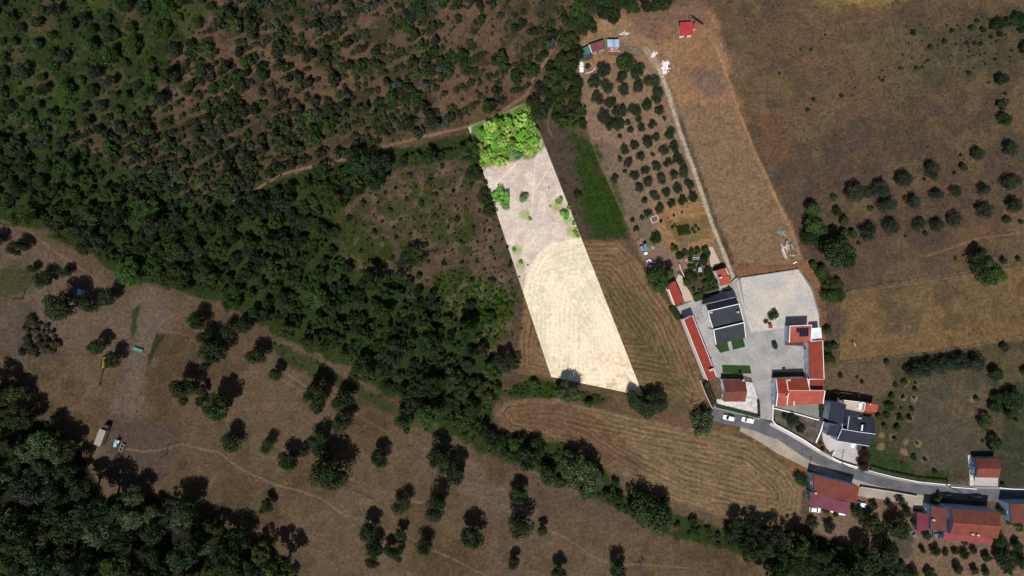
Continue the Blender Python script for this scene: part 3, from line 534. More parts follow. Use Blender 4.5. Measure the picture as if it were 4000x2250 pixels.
# road ribbon
def ribbon(name, pl, widths, z, mat):
    pts = [P(*q) for q in pl]; L_ = []; R = []
    for i, p in enumerate(pts):
        a = pts[max(0, i - 1)]; b = pts[min(len(pts) - 1, i + 1)]; d = (b - a); d.z = 0; d.normalize(); nn = Vector((-d.y, d.x, 0)); w_ = widths[i] if isinstance(widths, (list, tuple)) else widths
        L_.append(p + nn * w_ / 2); R.append(p - nn * w_ / 2)
    n = len(pts); vs = [(v.x, v.y, z) for v in L_ + R] + [(v.x, v.y, z - .012) for v in L_ + R]
    fs = [(i, n + i, n + i + 1, i + 1) for i in range(n - 1)]
    fs += [(i, i + 1, 2 * n + i + 1, 2 * n + i) for i in range(n - 1)] + [(n + i + 1, n + i, 3 * n + i, 3 * n + i + 1) for i in range(n - 1)]
    me = bpy.data.meshes.new(name); me.from_pydata(vs, [], fs); me.update(); o = link(name, me, None, mat); return tag(o, kind='structure')
c33 = cc(3, 3); c22 = cc(2, 2); c32 = cc(3, 2)
ROAD = [c22(2015, 1262), c22(2130, 1290), c22(2300, 1325), c22(2480, 1375), c22(2576, 1420), c33(130, 15), c33(250, 100), c33(400, 200), c33(560, 275), c33(720, 345), c33(900, 405), c33(1100, 462), c33(1400, 535), c33(1700, 582), c33(2000, 612), c33(2300, 622), c33(2600, 632), c33(3400, 650)]
ribbon('dirt_verge', [c22(2300, 1400), c22(2440, 1440), c33(30, 40), c33(160, 150), c33(330, 255), c33(460, 330), c33(700, 430), c33(900, 495), c33(1150, 560), c33(1420, 640), c33(1640, 680)], [3, 5, 8, 6.5, 5, 4.5, 4, 5.5, 6, 6, 5], .018, M['dust'])
ribbon('road', ROAD, [5.2, 5.4, 5.2, 5, 5, 4.8, 4.8, 4.8, 5.2, 5.3, 5.5, 5.5, 5.5, 5.5, 5.6, 5.6, 5.6, 5.6], .03, M['asphalt'])
# raised pavements with a real kerb
def slab(name, pl, width, h, mat, label=None, cat=None, kind=None, parent=None, z0=0.0):
    pts = [P(*q) for q in pl]; n = len(pts); rings = []
    for i, p in enumerate(pts):
        a = pts[max(0, i - 1)]; b = pts[min(n - 1, i + 1)]; d = b - a; d.z = 0; d.normalize(); nn = Vector((-d.y, d.x, 0)) * width / 2
        rings.append([(p.x + nn.x, p.y + nn.y, z0), (p.x - nn.x, p.y - nn.y, z0), (p.x - nn.x, p.y - nn.y, z0 + h), (p.x + nn.x, p.y + nn.y, z0 + h)])
    mb = MB(); mb.loft(rings); o = mb.build(name, mat, parent)
    return tag(o, label, cat, kind=kind)
slab('pavement', [c22(2030, 1198), c22(2200, 1240), c22(2400, 1290), c22(2490, 1318)], .8, .12, M['concrete'], kind='structure')
slab('pavement', [c33(20, -85), c33(200, 10), c33(350, 95), c33(520, 200), c33(640, 262), c33(740, 305), c33(900, 362)], 1.2, .12, M['patio'], kind='structure')
slab('pavement', [c33(960, 392), c33(1250, 466), c33(1500, 512), c33(1820, 545), c33(2060, 558), c33(2320, 562), c33(2700, 582)], .7, .12, M['concrete'], kind='structure')
sheet('dirt_lane', [c33(*q) for q in ((895, 560), (1100, 600), (1300, 640), (1480, 680), (1620, 660), (1640, 700), (1590, 790), (1480, 770), (1350, 720), (1200, 680), (1000, 660), (905, 640))], .02, M['dust'])
sheet('patio', [Z6(*q) for q in ((145, 700), (240, 740), (430, 820), (700, 900), (905, 955), (900, 1050), (860, 1120), (825, 1230), (830, 1355), (540, 1290), (350, 1195), (320, 1100), (230, 1010), (170, 880))], .02, M['patio'])
sheet('driveway', [c33(*q) for q in ((2084, 440), (2318, 440), (2312, 552), (2070, 548))], .02, M['patio'])
sheet('side_path', [c33(*q) for q in ((2010, 230), (2050, 230), (2060, 420), (2080, 550), (2030, 555), (2030, 440))], .02, M['stonepatio'])
sheet('stone_patio', [c22(*q) for q in ((2330, 940), (2430, 955), (2480, 1090), (2478, 1278), (2300, 1235), (2055, 1165), (2060, 1120), (2130, 1120), (2340, 1120))], .02, M['stonepatio'])
sheet('concrete_yard', [Z5(*q) for q in ((250, 1060), (830, 1000), (1460, 1000), (1462, 1449), (1410, 1449), (800, 1275), (255, 1135))], .02, M['oldconcrete'])
sheet('rock_bed', [c32(*q) for q in ((52, 1212), (300, 1272), (520, 1335), (545, 1345), (530, 1449), (490, 1560), (380, 1530), (230, 1440), (80, 1350))], .02, M['rockbed'])
for nm, f, q, m_ in (('lawn', Z2, ((704, 590), (740, 645), (960, 575), (1350, 425), (1350, 330), (1000, 430), (715, 520)), 'lawn_d'), ('lawn', Z2, ((1412, 300), (1630, 230), (1662, 340), (1600, 365), (1420, 388)), 'lawn_d'),
                     ('lawn', Z3, ((975, 372), (1000, 300), (1290, 250), (1345, 515), (1120, 570)), 'lawn'), ('lawn', Z3, ((1380, 250), (1685, 180), (1745, 415), (1440, 490)), 'lawn'), ('lawn', Z3, ((1155, 870), (1860, 885), (1905, 1092), (1180, 1072)), 'lawn')):
    sheet(nm, [f(*p) for p in q], .045, M[m_])
sheet('tilled_bed', [Z9(*q) for q in ((440, 190), (740, 110), (760, 300), (460, 380))], .02, M['earth'])
sheet('gravel_path', [Z9(*q) for q in ((620, 1150), (660, 1100), (1000, 1040), (1010, 1060))], .03, M['pinkpath'])

# ------------------------------------------------------------------ buildings
def roof_plane(parent, pts, mat, th=.14, name='roof', ridge=None):
    """pts = (px,py,z) of the plane as seen; UV runs along the first edge (u) and across it (v)"""
    vs = [PB(*q) for q in pts]
    ar = sum(vs[i - 1].x * vs[i].y - vs[i].x * vs[i - 1].y for i in range(len(vs)))
    if ar < 0: vs = vs[:1] + vs[:0:-1]
    n = len(vs); me = bpy.data.meshes.new(name)
    lo = [v - Vector((0, 0, th)) for v in vs]
    me.from_pydata([tuple(v) for v in vs + lo], [], [tuple(range(n)), tuple(range(2 * n - 1, n - 1, -1))] + [(i, i + n, (i + 1) % n + n, (i + 1) % n) for i in range(n)])
    me.update(); uv = me.uv_layers.new(name='UVMap')
    best = max(range(n), key=lambda i: (vs[i] - vs[i - 1]).length); e = (vs[best] - vs[best - 1]).normalized() if ridge is None else ridge
    nrm = (vs[1] - vs[0]).cross(vs[2] - vs[0]).normalized(); f = nrm.cross(e)
    for lp in me.loops:
        p = me.vertices[lp.vertex_index].co; uv.data[lp.index].uv = (p.dot(e), p.dot(f))
    return link(name, me, parent, mat)
def walls(parent, pts, mat, inset=.06, drop=.12, name='wall'):
    vs = [PB(*q) for q in pts]; cx = sum(v.x for v in vs) / len(vs); cy = sum(v.y for v in vs) / len(vs)
    ar = sum(vs[i - 1].x * vs[i].y - vs[i].x * vs[i - 1].y for i in range(len(vs)))
    if ar < 0: vs.reverse()
    t = []
    for v in vs:
        d = Vector((cx - v.x, cy - v.y, 0)); L = d.length; d.normalize(); t.append(v + d * min(inset * 1.4, L * .2) - Vector((0, 0, drop)))
    n = len(t); b = [Vector((v.x, v.y, -.05)) for v in t]
    mb = MB(); mb.add([tuple(v) for v in b + t], [(i, (i + 1) % n, (i + 1) % n + n, i + n) for i in range(n)] + [tuple(range(n, 2 * n))])
    mb.build(name, mat, parent); return t
def openings(parent, t, zs=(1.5,), door=0, skip=(), wmat='white_trim'):
    n = len(t); dn = False
    for i in range(n):
        a = t[i]; b = t[(i + 1) % n]; d = b - a; d.z = 0; L = d.length
        if L < 2.4 or i in skip: continue
        d.normalize(); nr = Vector((d.y, -d.x, 0)); rz = math.atan2(d.y, d.x); k = max(1, int(L / 3.6))
        for j in range(k):
            s = L * (j + .5) / k; p = a + d * s
            for z in zs:
                if z + .8 > min(a.z, b.z): continue
                if i == door and j == 0 and z == zs[0] and not dn:
                    dn = True; q = p + nr * .03
                    dr = MB().box(q.x, q.y, 1.05, .95, .08, 2.1, rz).build('door', M['wood'], parent)
                    q2 = p + nr * .09 + d * .35; MB().box(q2.x, q2.y, 1.05, .06, .05, .18, rz).build('handle', M['alu'], dr)
                    continue
                q = p + nr * .02
                fr = MB()
                for (ox, oz, sx, sz) in ((-.5, 0, .09, 1.2), (.5, 0, .09, 1.2), (0, .56, .91, .08), (0, -.56, .91, .08), (0, 0, .05, 1.04)):
                    qq = q + d * ox; fr.box(qq.x, qq.y, z + oz, sx, .1, sz, rz)
                f_ = fr.build('window', M[wmat], parent)
                MB().box(q.x, q.y, z, .9, .05, 1.03, rz).build('pane', M['glass'], f_)
                q3 = p + nr * .09; MB().box(q3.x, q3.y, z - .65, 1.2, .16, .07, rz).build('sill', M['pale_stone'], f_)
def trim(parent, pts, w_=.22, h=.22, mat='white_trim', name='cornice', up=.06):
    vs = [PB(*q) for q in pts]; n = len(vs); rings = []
    for i, p in enumerate(vs):
        a = vs[max(0, i - 1)]; b = vs[min(n - 1, i + 1)]; d = b - a; d.z = 0; d.normalize(); nn = Vector((-d.y, d.x, 0)) * w_ / 2
        rings.append([(p.x + nn.x, p.y + nn.y, p.z + up - h), (p.x - nn.x, p.y - nn.y, p.z + up - h), (p.x - nn.x, p.y - nn.y, p.z + up), (p.x + nn.x, p.y + nn.y, p.z + up)])
    return MB().loft(rings).build(name, M[mat], parent)
def chimney(parent, q, z, sx, sy, h, rz=0, mat='white_wall'):
    z = z * HB; p = P(q[0], q[1], z + h); o = MB().box(p.x, p.y, z + h / 2 - .4, sx, sy, h + .8, rz).build('chimney', M[mat], parent)
    MB().box(p.x, p.y, z + h + .05, sx + .16, sy + .16, .1, rz).build('cap', M['pale_stone'], o); return o
def zf(f, *pts): return [(*f(p[0], p[1]), p[2]) for p in pts]
def bld(name, label, cat='house'): return empty(name, (0, 0, 0), label, cat)
def place_origin(root):
    # move the empty to the base centre of its parts without moving them
    mn = Vector((1e9, 1e9)); mx = Vector((-1e9, -1e9))
    for ch in root.children:
        if ch.type != 'MESH': continue
        for v in ch.data.vertices:
            mn.x = min(mn.x, v.co.x); mn.y = min(mn.y, v.co.y); mx.x = max(mx.x, v.co.x); mx.y = max(mx.y, v.co.y)
    o = Vector(((mn.x + mx.x) / 2, (mn.y + mx.y) / 2, 0)); root.location = o
    done = set()
    def sh(ob):
        for ch in ob.children:
            if ch.type == 'MESH' and ch.data.name not in done:
                done.add(ch.data.name); ch.data.transform(Matrix.Translation(-o))
            sh(ch)
    sh(root)

# red sheet-metal shed at the top
b = bld('red_roof_shed', 'small shed with bright red metal roof standing alone on orange soil', 'shed')
q = zf(ZT, (330, 350, 2.7), (970, 325, 2.7), (1035, 1005, 2.4), (355, 1060, 2.4)); t = walls(b, q, M['white_wall'], .35); openings(b, t, (1.4,), 0); roof_plane(b, q, M['red_metal'])
q = zf(ZT, (1075, 350, 2.2), (1210, 345, 2.2), (1190, 690, 2.0), (1060, 690, 2.0)); walls(b, q, M['pink_trim'], .15); roof_plane(b, q, M['red_metal'])
place_origin(b)
b = bld('screen_panel', 'dark blue sheet screen leaning behind the bright red shed', 'screen')
trim(b, zf(ZT, (1010, 20, 1.4), (1260, 200, 1.4), (1580, 420, 1.4)), .25, 1.4, 'tarp', 'panel'); trim(b, zf(ZT, (770, 110, 1.2), (780, 30, 1.2), (1030, 15, 1.2)), .08, .1, 'dark_wood', 'rail'); place_origin(b)
# farm sheds by the orchard
b = bld('brown_roof_shed', 'long low farm shed with rust brown roof above the orchard', 'shed')
q = zf(Z1, (600, 460, 2.9), (1085, 300, 2.9), (1160, 585, 2.4), (690, 725, 2.4)); t = walls(b, q, M['pale_stone'], .2); openings(b, t, (1.3,), 0); roof_plane(b, q, M['brown_metal']); trim(b, zf(Z1, (605, 465, 2.9), (695, 725, 2.42)), .2, .2); place_origin(b)
b = bld('green_roof_shed', 'green roofed shed with black tarpaulin canopy beside the brown shed', 'shed')
q = zf(Z1, (350, 610, 2.6), (592, 480, 2.7), (680, 745, 2.3), (400, 800, 2.3)); t = walls(b, q, M['pale_stone'], .2); roof_plane(b, q, M['green_metal'])
q = zf(Z1, (345, 800, 2.1), (520, 770, 2.25), (705, 745, 2.1), (735, 925, 1.8), (550, 985, 2.0), (370, 1030, 1.8)); roof_plane(b, q, M['tarp'], .05, 'canopy')
for x, y in ((350, 800), (700, 750), (730, 920), (375, 1020)):
    p = P(*Z1(x, y), 2.1); MB().tube((p.x, p.y, 0), (p.x, p.y, 2.25), .05).build('post', M['wood'], b)
place_origin(b)
b = bld('corrugated_shed', 'shed with pale blue corrugated roof and rusty lean-to of scrap sheets', 'shed')
q = zf(Z1, (1205, 290, 2.9), (1600, 285, 2.9), (1617, 550, 2.5), (1225, 545, 2.5)); t = walls(b, q, M['grey_wall'], .2); openings(b, t, (1.3,), 0); roof_plane(b, q, M['blue_metal'])
trim(b, zf(Z1, (1400, 290, 2.9), (1408, 545, 2.5)), .1, .1, 'dark_wood', 'batten', .12); trim(b, zf(Z1, (1450, 290, 2.9), (1460, 545, 2.5)), .1, .1, 'dark_wood', 'batten', .12)
q = zf(Z1, (1240, 560, 2.0), (1650, 555, 2.0), (1665, 765, 1.7), (1250, 775, 1.7)); roof_plane(b, q, M['rust'], .05, 'lean_to'); walls(b, q, M['wood'], .3, .3, 'frame')
for (x0, x1, y0, y1, m_) in ((1300, 1420, 565, 620, 'steel'), (1470, 1570, 560, 625, 'steel'), (1250, 1650, 670, 685, 'pink_trim'), (1340, 1440, 610, 650, 'steel')):
    q = zf(Z1, (x0, y0, 2.09), (x1, y0, 2.09), (x1, y1, 2.0), (x0, y1, 2.0)); roof_plane(b, q, M[m_], .03, 'scrap_sheet')
place_origin(b)
b = bld('rust_hut', 'tiny rust red hut against the green roofed shed', 'hut')
q = zf(Z1, (272, 745, 1.7), (350, 700, 1.7), (360, 850, 1.5), (290, 862, 1.5)); walls(b, q, M['wood']); roof_plane(b, q, M['rust'], .06); place_origin(b)
# garden shed C
b = bld('skylight_outhouse', 'white walled outhouse with stepped orange roof and dark skylight by the track', 'outhouse')
q = zf(Z9, (1665, 1092, 3.5), (1995, 1000, 3.5), (2097, 1222, 3.4), (1765, 1330, 3.4)); t = walls(b, q, M['white_wall']); roof_plane(b, q, M['terracotta'])
openings(b, t, (1.5,), 2)
q = zf(Z2, (1345, 42, 3.15), (1592, -22, 3.15), (1640, 172, 3.0), (1380, 240, 3.0)); t = walls(b, q, M['white_wall']); roof_plane(b, q, M['terracotta']); openings(b, t, (1.5,), 2)
q = zf(Z9, (1755, 1220, 3.56), (1845, 1195, 3.56), (1850, 1290, 3.54), (1760, 1312, 3.54)); roof_plane(b, q, M['glass'], .06, 'skylight')
trim(b, zf(Z9, (2000, 1000, 3.5), (2100, 1222, 3.4)), .15, .2); trim(b, zf(Z2, (1350, 45, 3.2), (1420, 22, 3.2)), .3, .3); place_origin(b)
b = bld('tree_side_outhouse', 'small red tiled outhouse half under the big tree by the path', 'outhouse')
q = zf(Z2, (20, 210, 3.0), (245, 115, 3.0), (462, 610, 3.0), (225, 718, 3.0)); t = walls(b, q, M['white_wall']); openings(b, t, (1.5,), 1); roof_plane(b, q, M['red_tile']); trim(b, zf(Z2, (75, 325, 3.0), (226, 720, 3.0)), .25, .3); place_origin(b)
# long red building
b = bld('long_red_barn', 'long narrow barn with red tiled roof and white side wall', 'barn')
q = [(*Z2(448, 1083), 4.3), (*Z2(675, 980), 4.0), (*Z3(1020, 1165), 4.0), (*Z3(795, 1262), 4.3)]
t = walls(b, q, M['white_wall'], .1); openings(b, t, (1.6,), 1, skip=(3,)); roof_plane(b, q, M['red_tile'])
trim(b, q + [q[0]], .16, .35, 'white_trim', 'parapet', .16); chimney(b, Z3(905, 995), 4.1, 1.7, .6, 1.1, .35); place_origin(b)
# main slate house
b = bld('slate_roof_house', 'large white two storey house with dark slate roofs in the courtyard')
ne = [(*Z2(1005, 700), 5.0), (*Z2(1765, 520), 5.0)]; rd = [(*Z2(1080, 872), 6.6), (*Z2(1848, 690), 6.6)]; se = [(*Z2(1208, 1345), 4.9), (*Z2(1972, 1162), 4.9)]
sb = [(*Z3(1012, 362), 4.6), (*Z3(1758, 186), 4.6)]; ct = [(*Z2(1208, 1340), 6.0), (*Z2(1972, 1160), 6.0)]
t = walls(b, [ne[0], ne[1], rd[1], se[1], se[0], rd[0]], M['white_wall'], .12)
openings(b, t, (1.5, 3.6), 4)
roof_plane(b, [ne[0], ne[1], rd[1], rd[0]], M['slate_blue']); roof_plane(b, [rd[0], rd[1], se[1], se[0]], M['slate'])  # north slope in the darker tile, its shade put into the colour
t = walls(b, [ct[0], ct[1], sb[1], sb[0]], M['white_wall'], .1); openings(b, t, (1.5, 3.4), 2, skip=(0,)); roof_plane(b, [ct[0], ct[1], sb[1], sb[0]], M['slate'])
trim(b, [rd[0], rd[1]], .25, .35, 'white_trim', 'ridge_cap', .14); trim(b, [ct[0], ct[1]], .28, .5, 'white_trim', 'parapet', .14)
trim(b, [rd[0], (*Z2(1095, 1020), 6.1), se[0]], .2, .3, 'white_trim', 'verge'); trim(b, [rd[1], se[1]], .2, .3, 'white_trim', 'verge'); trim(b, [ct[0], sb[0]], .25, .4, 'white_trim', 'verge'); trim(b, [ct[1], sb[1]], .2, .3, 'white_trim', 'verge'); trim(b, ne, .12, .15, 'grey_wall', 'gutter')
chimney(b, Z2(1145, 905), 6.3, .8, .5, .8, .24); chimney(b, Z2(1830, 898), 6.3, .5, .6, 1.0, .24); 
p = P(*Z2(1870, 830), 6.5); MB().box(p.x, p.y, 4.0, .3, .3, 8.2).build('flue', M['white_wall'], b)
place_origin(b)
# small brown gable house
b = bld('brown_gable_cottage', 'small blue grey cottage with brown tiled gable roof by the stone patio', 'cottage')
A = zf(c22, (2120, 923, 2.9), (2346, 925, 2.9), (2366, 1040, 4.1), (2145, 1046, 4.1), (2348, 1144, 2.9), (2130, 1144, 2.9))
t = walls(b, [A[0], A[1], A[2], A[4], A[5], A[3]], M['white_wall'], .15); openings(b, t, (1.4,), 3)
roof_plane(b, [A[0], A[1], A[2], A[3]], M['brown_tile']); roof_plane(b, [A[3], A[2], A[4], A[5]], M['orange_brown']); chimney(b, Z3(1700, 1262), 3.3, .7, .5, 1.3, 0, 'tarp')  # one tile in shaded and sunlit tones: north darker, south lighter
place_origin(b)
# orange complex
b = bld('solar_roof_annex', 'orange tiled annex with a black solar array at the courtyard corner', 'annex')
q = zf(Z4, (822, 458, 4.5), (1540, 426, 4.5), (1512, 962, 4.1), (790, 1010, 4.1)); t = walls(b, q, M['blue_wall'], .12); openings(b, t, (1.5,), 2, skip=(3,)); roof_plane(b, q, M['terracotta'])
trim(b, [q[3], q[0], q[1], (*Z4(1510, 950), 4.1)], .25, .4, 'white_trim', 'parapet', .12)
q0 = zf(Z4, (1035, 530, 4.62), (1445, 512, 4.62), (1437, 805, 4.44), (1030, 818, 4.44))
def lerpq(u, v):
    return tuple((q0[0][k] * (1 - u) + q0[1][k] * u) * (1 - v) + (q0[3][k] * (1 - u) + q0[2][k] * u) * v for k in range(3))
for r in range(4):
    for k in range(4):
        if r >= 2 and k == 0: continue
        e = .012; roof_plane(b, [lerpq(k / 4 + e, r / 4 + e), lerpq((k + 1) / 4 - e, r / 4 + e), lerpq((k + 1) / 4 - e, (r + 1) / 4 - e), lerpq(k / 4 + e, (r + 1) / 4 - e)], M['solar'], .05, 'solar_panel')
place_origin(b)
b = bld('white_roof_canopy', 'white sheet roofed canopy joined to the solar annex', 'canopy')
q = zf(Z4, (1548, 530, 3.3), (1835, 505, 3.2), (1872, 872, 3.0), (1700, 930, 3.0), (1520, 950, 3.2)); roof_plane(b, q, M['white_metal'], .08); walls(b, q, M['white_wall'], .3); trim(b, [q[1], q[2]], .15, .3); place_origin(b)
b = bld('long_orange_wing', 'long orange tiled wing with white east cornice running down the courtyard', 'wing')
q = [(*Z4(1440, 1000), 3.8), (*Z4(1905, 940), 4.0), (*Z5(1572, 400), 4.0), (*Z5(1196, 388), 3.8)]; t = walls(b, q, M['blue_wall'], .12); openings(b, t, (1.5,), 3); roof_plane(b, q, M['terracotta_dark'])
trim(b, [(*Z4(1508, 965), 4.0), (*Z4(1903, 938), 4.0), (*Z5(1573, 405), 4.0), (*Z5(1185, 400), 3.9)], .22, .4, 'white_trim', 'parapet', .12)
place_origin(b)
b = bld('farmhouse', 'large farmhouse with orange tiled roofs and white verges below the courtyard')
q = zf(Z5, (1205, 418, 3.6), (1562, 410, 3.6), (1562, 690, 3.6), (1225, 690, 3.6)); walls(b, q, M['white_wall'], .1); roof_plane(b, q, M['red_tile']); trim(b, [(*Z5(1215, 680), 4.6), (*Z5(1185, 610), 4.2), (*Z5(1185, 400), 4.2)], .3, .5, 'white_trim', 'parapet')
W = zf(Z5, (335, 392, 4.0), (595, 388, 4.0), (650, 765, 5.5), (385, 765, 5.5), (632, 1092, 4.0), (342, 1104, 4.0))
t = walls(b, [W[0], W[1], W[2], W[4], W[5], W[3]], M['blue_wall'], .1); openings(b, t, (1.5,), 3, skip=(1, 2))
roof_plane(b, [W[0], W[1], W[2], W[3]], M['red_tile']); roof_plane(b, [W[3], W[2], W[4], W[5]], M['terracotta'])  # west wing: shade of the north slope painted as a darker tile
E = zf(Z5, (600, 388, 4.2), (1135, 370, 4.2), (1212, 690, 5.6), (655, 692, 5.6), (1600, 698, 5.6), (1552, 1036, 4.2), (640, 1082, 4.2))
t = walls(b, [E[0], E[1], E[2], E[4], E[5], E[6], E[3]], M['white_wall'], .1); openings(b, t, (1.5,), 4, skip=(1,))
roof_plane(b, [E[0], E[1], E[2], E[3]], M['terracotta_dark']); roof_plane(b, [E[3], E[4], E[5], E[6]], M['terracotta'])  # north slope shade painted in with a darker copy of the tile
trim(b, [W[0], W[3], W[5]], .25, .4, 'white_trim', 'verge'); trim(b, [E[0], E[3]], .25, .35, 'white_trim', 'verge'); trim(b, [(*Z5(660, 765), 5.6), (*Z5(640, 880), 5.1), (*Z5(615, 1065), 4.4)], .25, .5, 'white_trim', 'verge', .2)
trim(b, [E[4], (*Z5(1560, 950), 4.7), E[5]], .25, .4, 'white_trim', 'verge'); trim(b, [E[1], E[2]], .25, .4, 'white_trim', 'verge'); trim(b, [E[3], E[4]], .15, .2, 'pink_trim', 'ridge_cap', .08)
chimney(b, Z5(668, 428), 4.5, 1.1, .5, 1.0); chimney(b, Z5(625, 850), 5.0, .6, .7, 1.2, 0, 'pink_trim'); trim(b, [(*Z5(800, 970), 4.6), (*Z5(795, 1065), 4.3), (*Z5(828, 1072), 4.3)], .25, .5, 'white_trim', 'parapet', .2)
place_origin(b)
# black-roofed villa
b = bld('black_roof_villa', 'villa with many black roofs, skylights and a pale roof terrace', 'villa')
def blk(pts, mat, wall='blue_wall', op=None, ins=.15):
    t = walls(b, pts, M[wall], ins)
    if op is not None: openings(b, t, (1.5, 3.6), op)
    roof_plane(b, pts, M[mat])
blk(zf(Z6, (318, 150, 5.2), (612, 190, 6.0), (548, 560, 6.0), (268, 490, 5.2)), 'slate_blue', op=3)
blk(zf(Z6, (300, 570, 5.0), (520, 592, 5.4), (440, 808, 4.6), (235, 768, 4.2)), 'slate_blue', op=3)
blk(zf(Z6, (560, 130, 3.4), (940, 165, 3.4), (930, 400, 3.4), (610, 400, 3.4)), 'slate_blue')
roof_plane(b, zf(Z6, (560, 130, 3.5), (940, 168, 3.5), (928, 395, 3.5), (612, 395, 3.5)), M['pinkpath'], .05, 'terrace_floor')
trim(b, zf(Z6, (545, 112, 4.1), (965, 162, 4.1)), .25, .8, 'white_trim', 'parapet'); trim(b, zf(Z6, (968, 168, 4.3), (935, 320, 4.3)), .2, .8, 'white_trim', 'parapet')
blk(zf(Z6, (525, 520, 5.0), (632, 560, 5.0), (632, 655, 5.0), (535, 650, 5.0)), 'slate_blue', ins=.05)
blk(zf(Z6, (665, 408, 6.3), (840, 425, 5.8), (848, 690, 6.0), (638, 655, 6.0)), 'slate_blue')
blk(zf(Z6, (842, 405, 5.3), (1130, 447, 5.1), (1165, 748, 6.2), (855, 702, 6.2)), 'slate_blue')
blk(zf(Z6, (530, 655, 6.3), (1155, 760, 6.3), (1040, 975, 4.7), (435, 880, 4.7)), 'slate_blue', op=2)
trim(b, zf(Z6, (532, 655, 6.35), (850, 712, 6.35), (1155, 752, 6.35)), .16, .2, 'white_trim', 'ridge_cap', .1); trim(b, zf(Z6, (528, 520, 5.6), (532, 640, 6.3), (440, 850, 4.9)), .14, .2, 'white_trim', 'verge', .08)
trim(b, zf(Z6, (662, 415, 6.3), (632, 650, 6.0)), .14, .25, 'white_trim', 'verge', .08); trim(b, zf(Z6, (435, 882, 4.65), (1035, 978, 4.65)), .14, .15, 'white_trim', 'gutter')
for (x, y) in ((715, 750), (945, 785)):
    z = 5.72; roof_plane(b, zf(Z6, (x - 12, y - 42, z + .3), (x + 28, y - 35, z + .3), (x + 5, y + 40, z - .22), (x - 38, y + 35, z - .22)), M['steel'], .08, 'skylight')
for (x, y, r) in ((880, 195, .75), (872, 255, .65)):
    p = P(*Z6(x, y), 5.4); MB().tube((p.x, p.y, 4.2), (p.x, p.y, 5.3), r, r, 16).tube((p.x, p.y, 5.3), (p.x, p.y, 5.55), r, r * .3, 16).build('water_tank', M['car_white'], b)
sp = roof_plane(b, zf(Z6, (925, 570, 6.5), (992, 575, 6.5), (978, 688, 6.1), (915, 680, 6.1)), M['solar'], .08, 'solar_heater')
p1 = PB(*Z6(912, 575), 6.5); p2 = PB(*Z6(898, 685), 6.2); MB().tube(p1, p2, .28, .28, 12).build('tank', M['car_white'], sp)
chimney(b, Z6(860, 452), 5.2, 1.1, .4, .9, -.15)
blk(zf(Z6, (972, 165, 4.0), (1215, 200, 3.8), (1182, 345, 3.8), (942, 320, 4.0)), 'terracotta', 'white_wall'); blk(zf(Z6, (940, 326, 3.7), (1110, 350, 3.6), (1100, 432, 3.5), (925, 400, 3.6)), 'terracotta_dark', 'white_wall')
p = P(*Z6(1062, 195), 5.2); MB().tube((p.x, p.y, 4.5), (p.x, p.y, 5.3), .2, .2, 10).build('vent', M['white_trim'], b)
roof_plane(b, zf(Z6, (705, 935, 2.5), (788, 945, 2.5), (755, 1012, 2.2), (690, 1000, 2.2)), M['white_metal'], .06, 'awning')
place_origin(b)
# small house right
b = bld('small_gable_garage', 'small blue walled garage with tiled roof in the green garden', 'garage')
A = zf(c33, (2094, 267, 2.9), (2340, 264, 2.9), (2347, 370, 4.2), (2110, 368, 4.2), (2325, 460, 2.9), (2092, 456, 2.9))
t = walls(b, [A[0], A[1], A[2], A[4], A[5], A[3]], M['deep_blue_wall'], .15); openings(b, t, (1.4,), 3)
roof_plane(b, [A[0], A[1], A[2], A[3]], M['brown_tile']); roof_plane(b, [A[3], A[2], A[4], A[5]], M['orange_brown']); trim(b, [A[3], A[2]], .15, .15, 'terracotta', 'ridge_cap'); place_origin(b)  # shade painted into the north slope colour, sunlight into the south
# K
b = bld('roadside_house', 'house with one broad orange brown roof and maroon metal lean-to below the road')
q = zf(Z7, (485, 225, 4.3), (1656, 517, 4.3), (1592, 945, 5.0), (526, 695, 5.0)); t = walls(b, q, M['deep_blue_wall'], .12); openings(b, t, (1.5, 3.4), 0); roof_plane(b, q, M['orange_brown'])
q = zf(Z7, (410, 650, 3.7), (1440, 938, 3.7), (1345, 1230, 3.0), (400, 992, 3.0)); t = walls(b, q, M['deep_blue_wall'], .4); openings(b, t, (1.3,), 2); roof_plane(b, q, M['maroon_metal'], .08, 'lean_to'); chimney(b, Z7(558, 690), 4.6, .6, .5, 1.0, -.25, 'grey_wall')
for (x, y, w_) in ((965, 1152, 70), (1225, 1222, 170)):
    roof_plane(b, zf(Z7, (x - w_ / 2, y - 38, 2.3), (x + w_ / 2, y - 10, 2.3), (x + w_ / 2 - 8, y + 32, 2.1), (x - w_ / 2 - 2, y + 8, 2.1)), M['white_metal'], .05, 'awning')
place_origin(b)
# L
b = bld('long_gable_house', 'big house with long brown gable roof and red metal lean-to, dark cars parked behind')
q = zf(Z8, (190, 712, 2.7), (490, 738, 2.9), (476, 1085, 2.9), (172, 1125, 2.6)); walls(b, q, M['grey_wall'], .3); roof_plane(b, q, M['crimson_metal'], .08, 'lean_to')
q = zf(Z8, (500, 566, 4.4), (866, 606, 4.4), (842, 1125, 4.4), (480, 1080, 4.4)); t = walls(b, q, M['deep_blue_wall'], .12); openings(b, t, (1.5,), 0); roof_plane(b, q, M['brown_tile']); chimney(b, Z8(560, 870), 4.4, .9, .4, .9, -.4, 'deep_blue_wall')
A = zf(Z8, (950, 612, 5.8), (2030, 690, 5.8), (2062, 1016, 7.0), (1000, 936, 7.0), (1992, 1285, 5.8), (920, 1195, 5.8))
t = walls(b, [A[0], A[1], A[2], A[4], A[5], A[3]], M['deep_blue_wall'], .15); openings(b, t, (1.5, 4.0), 0)
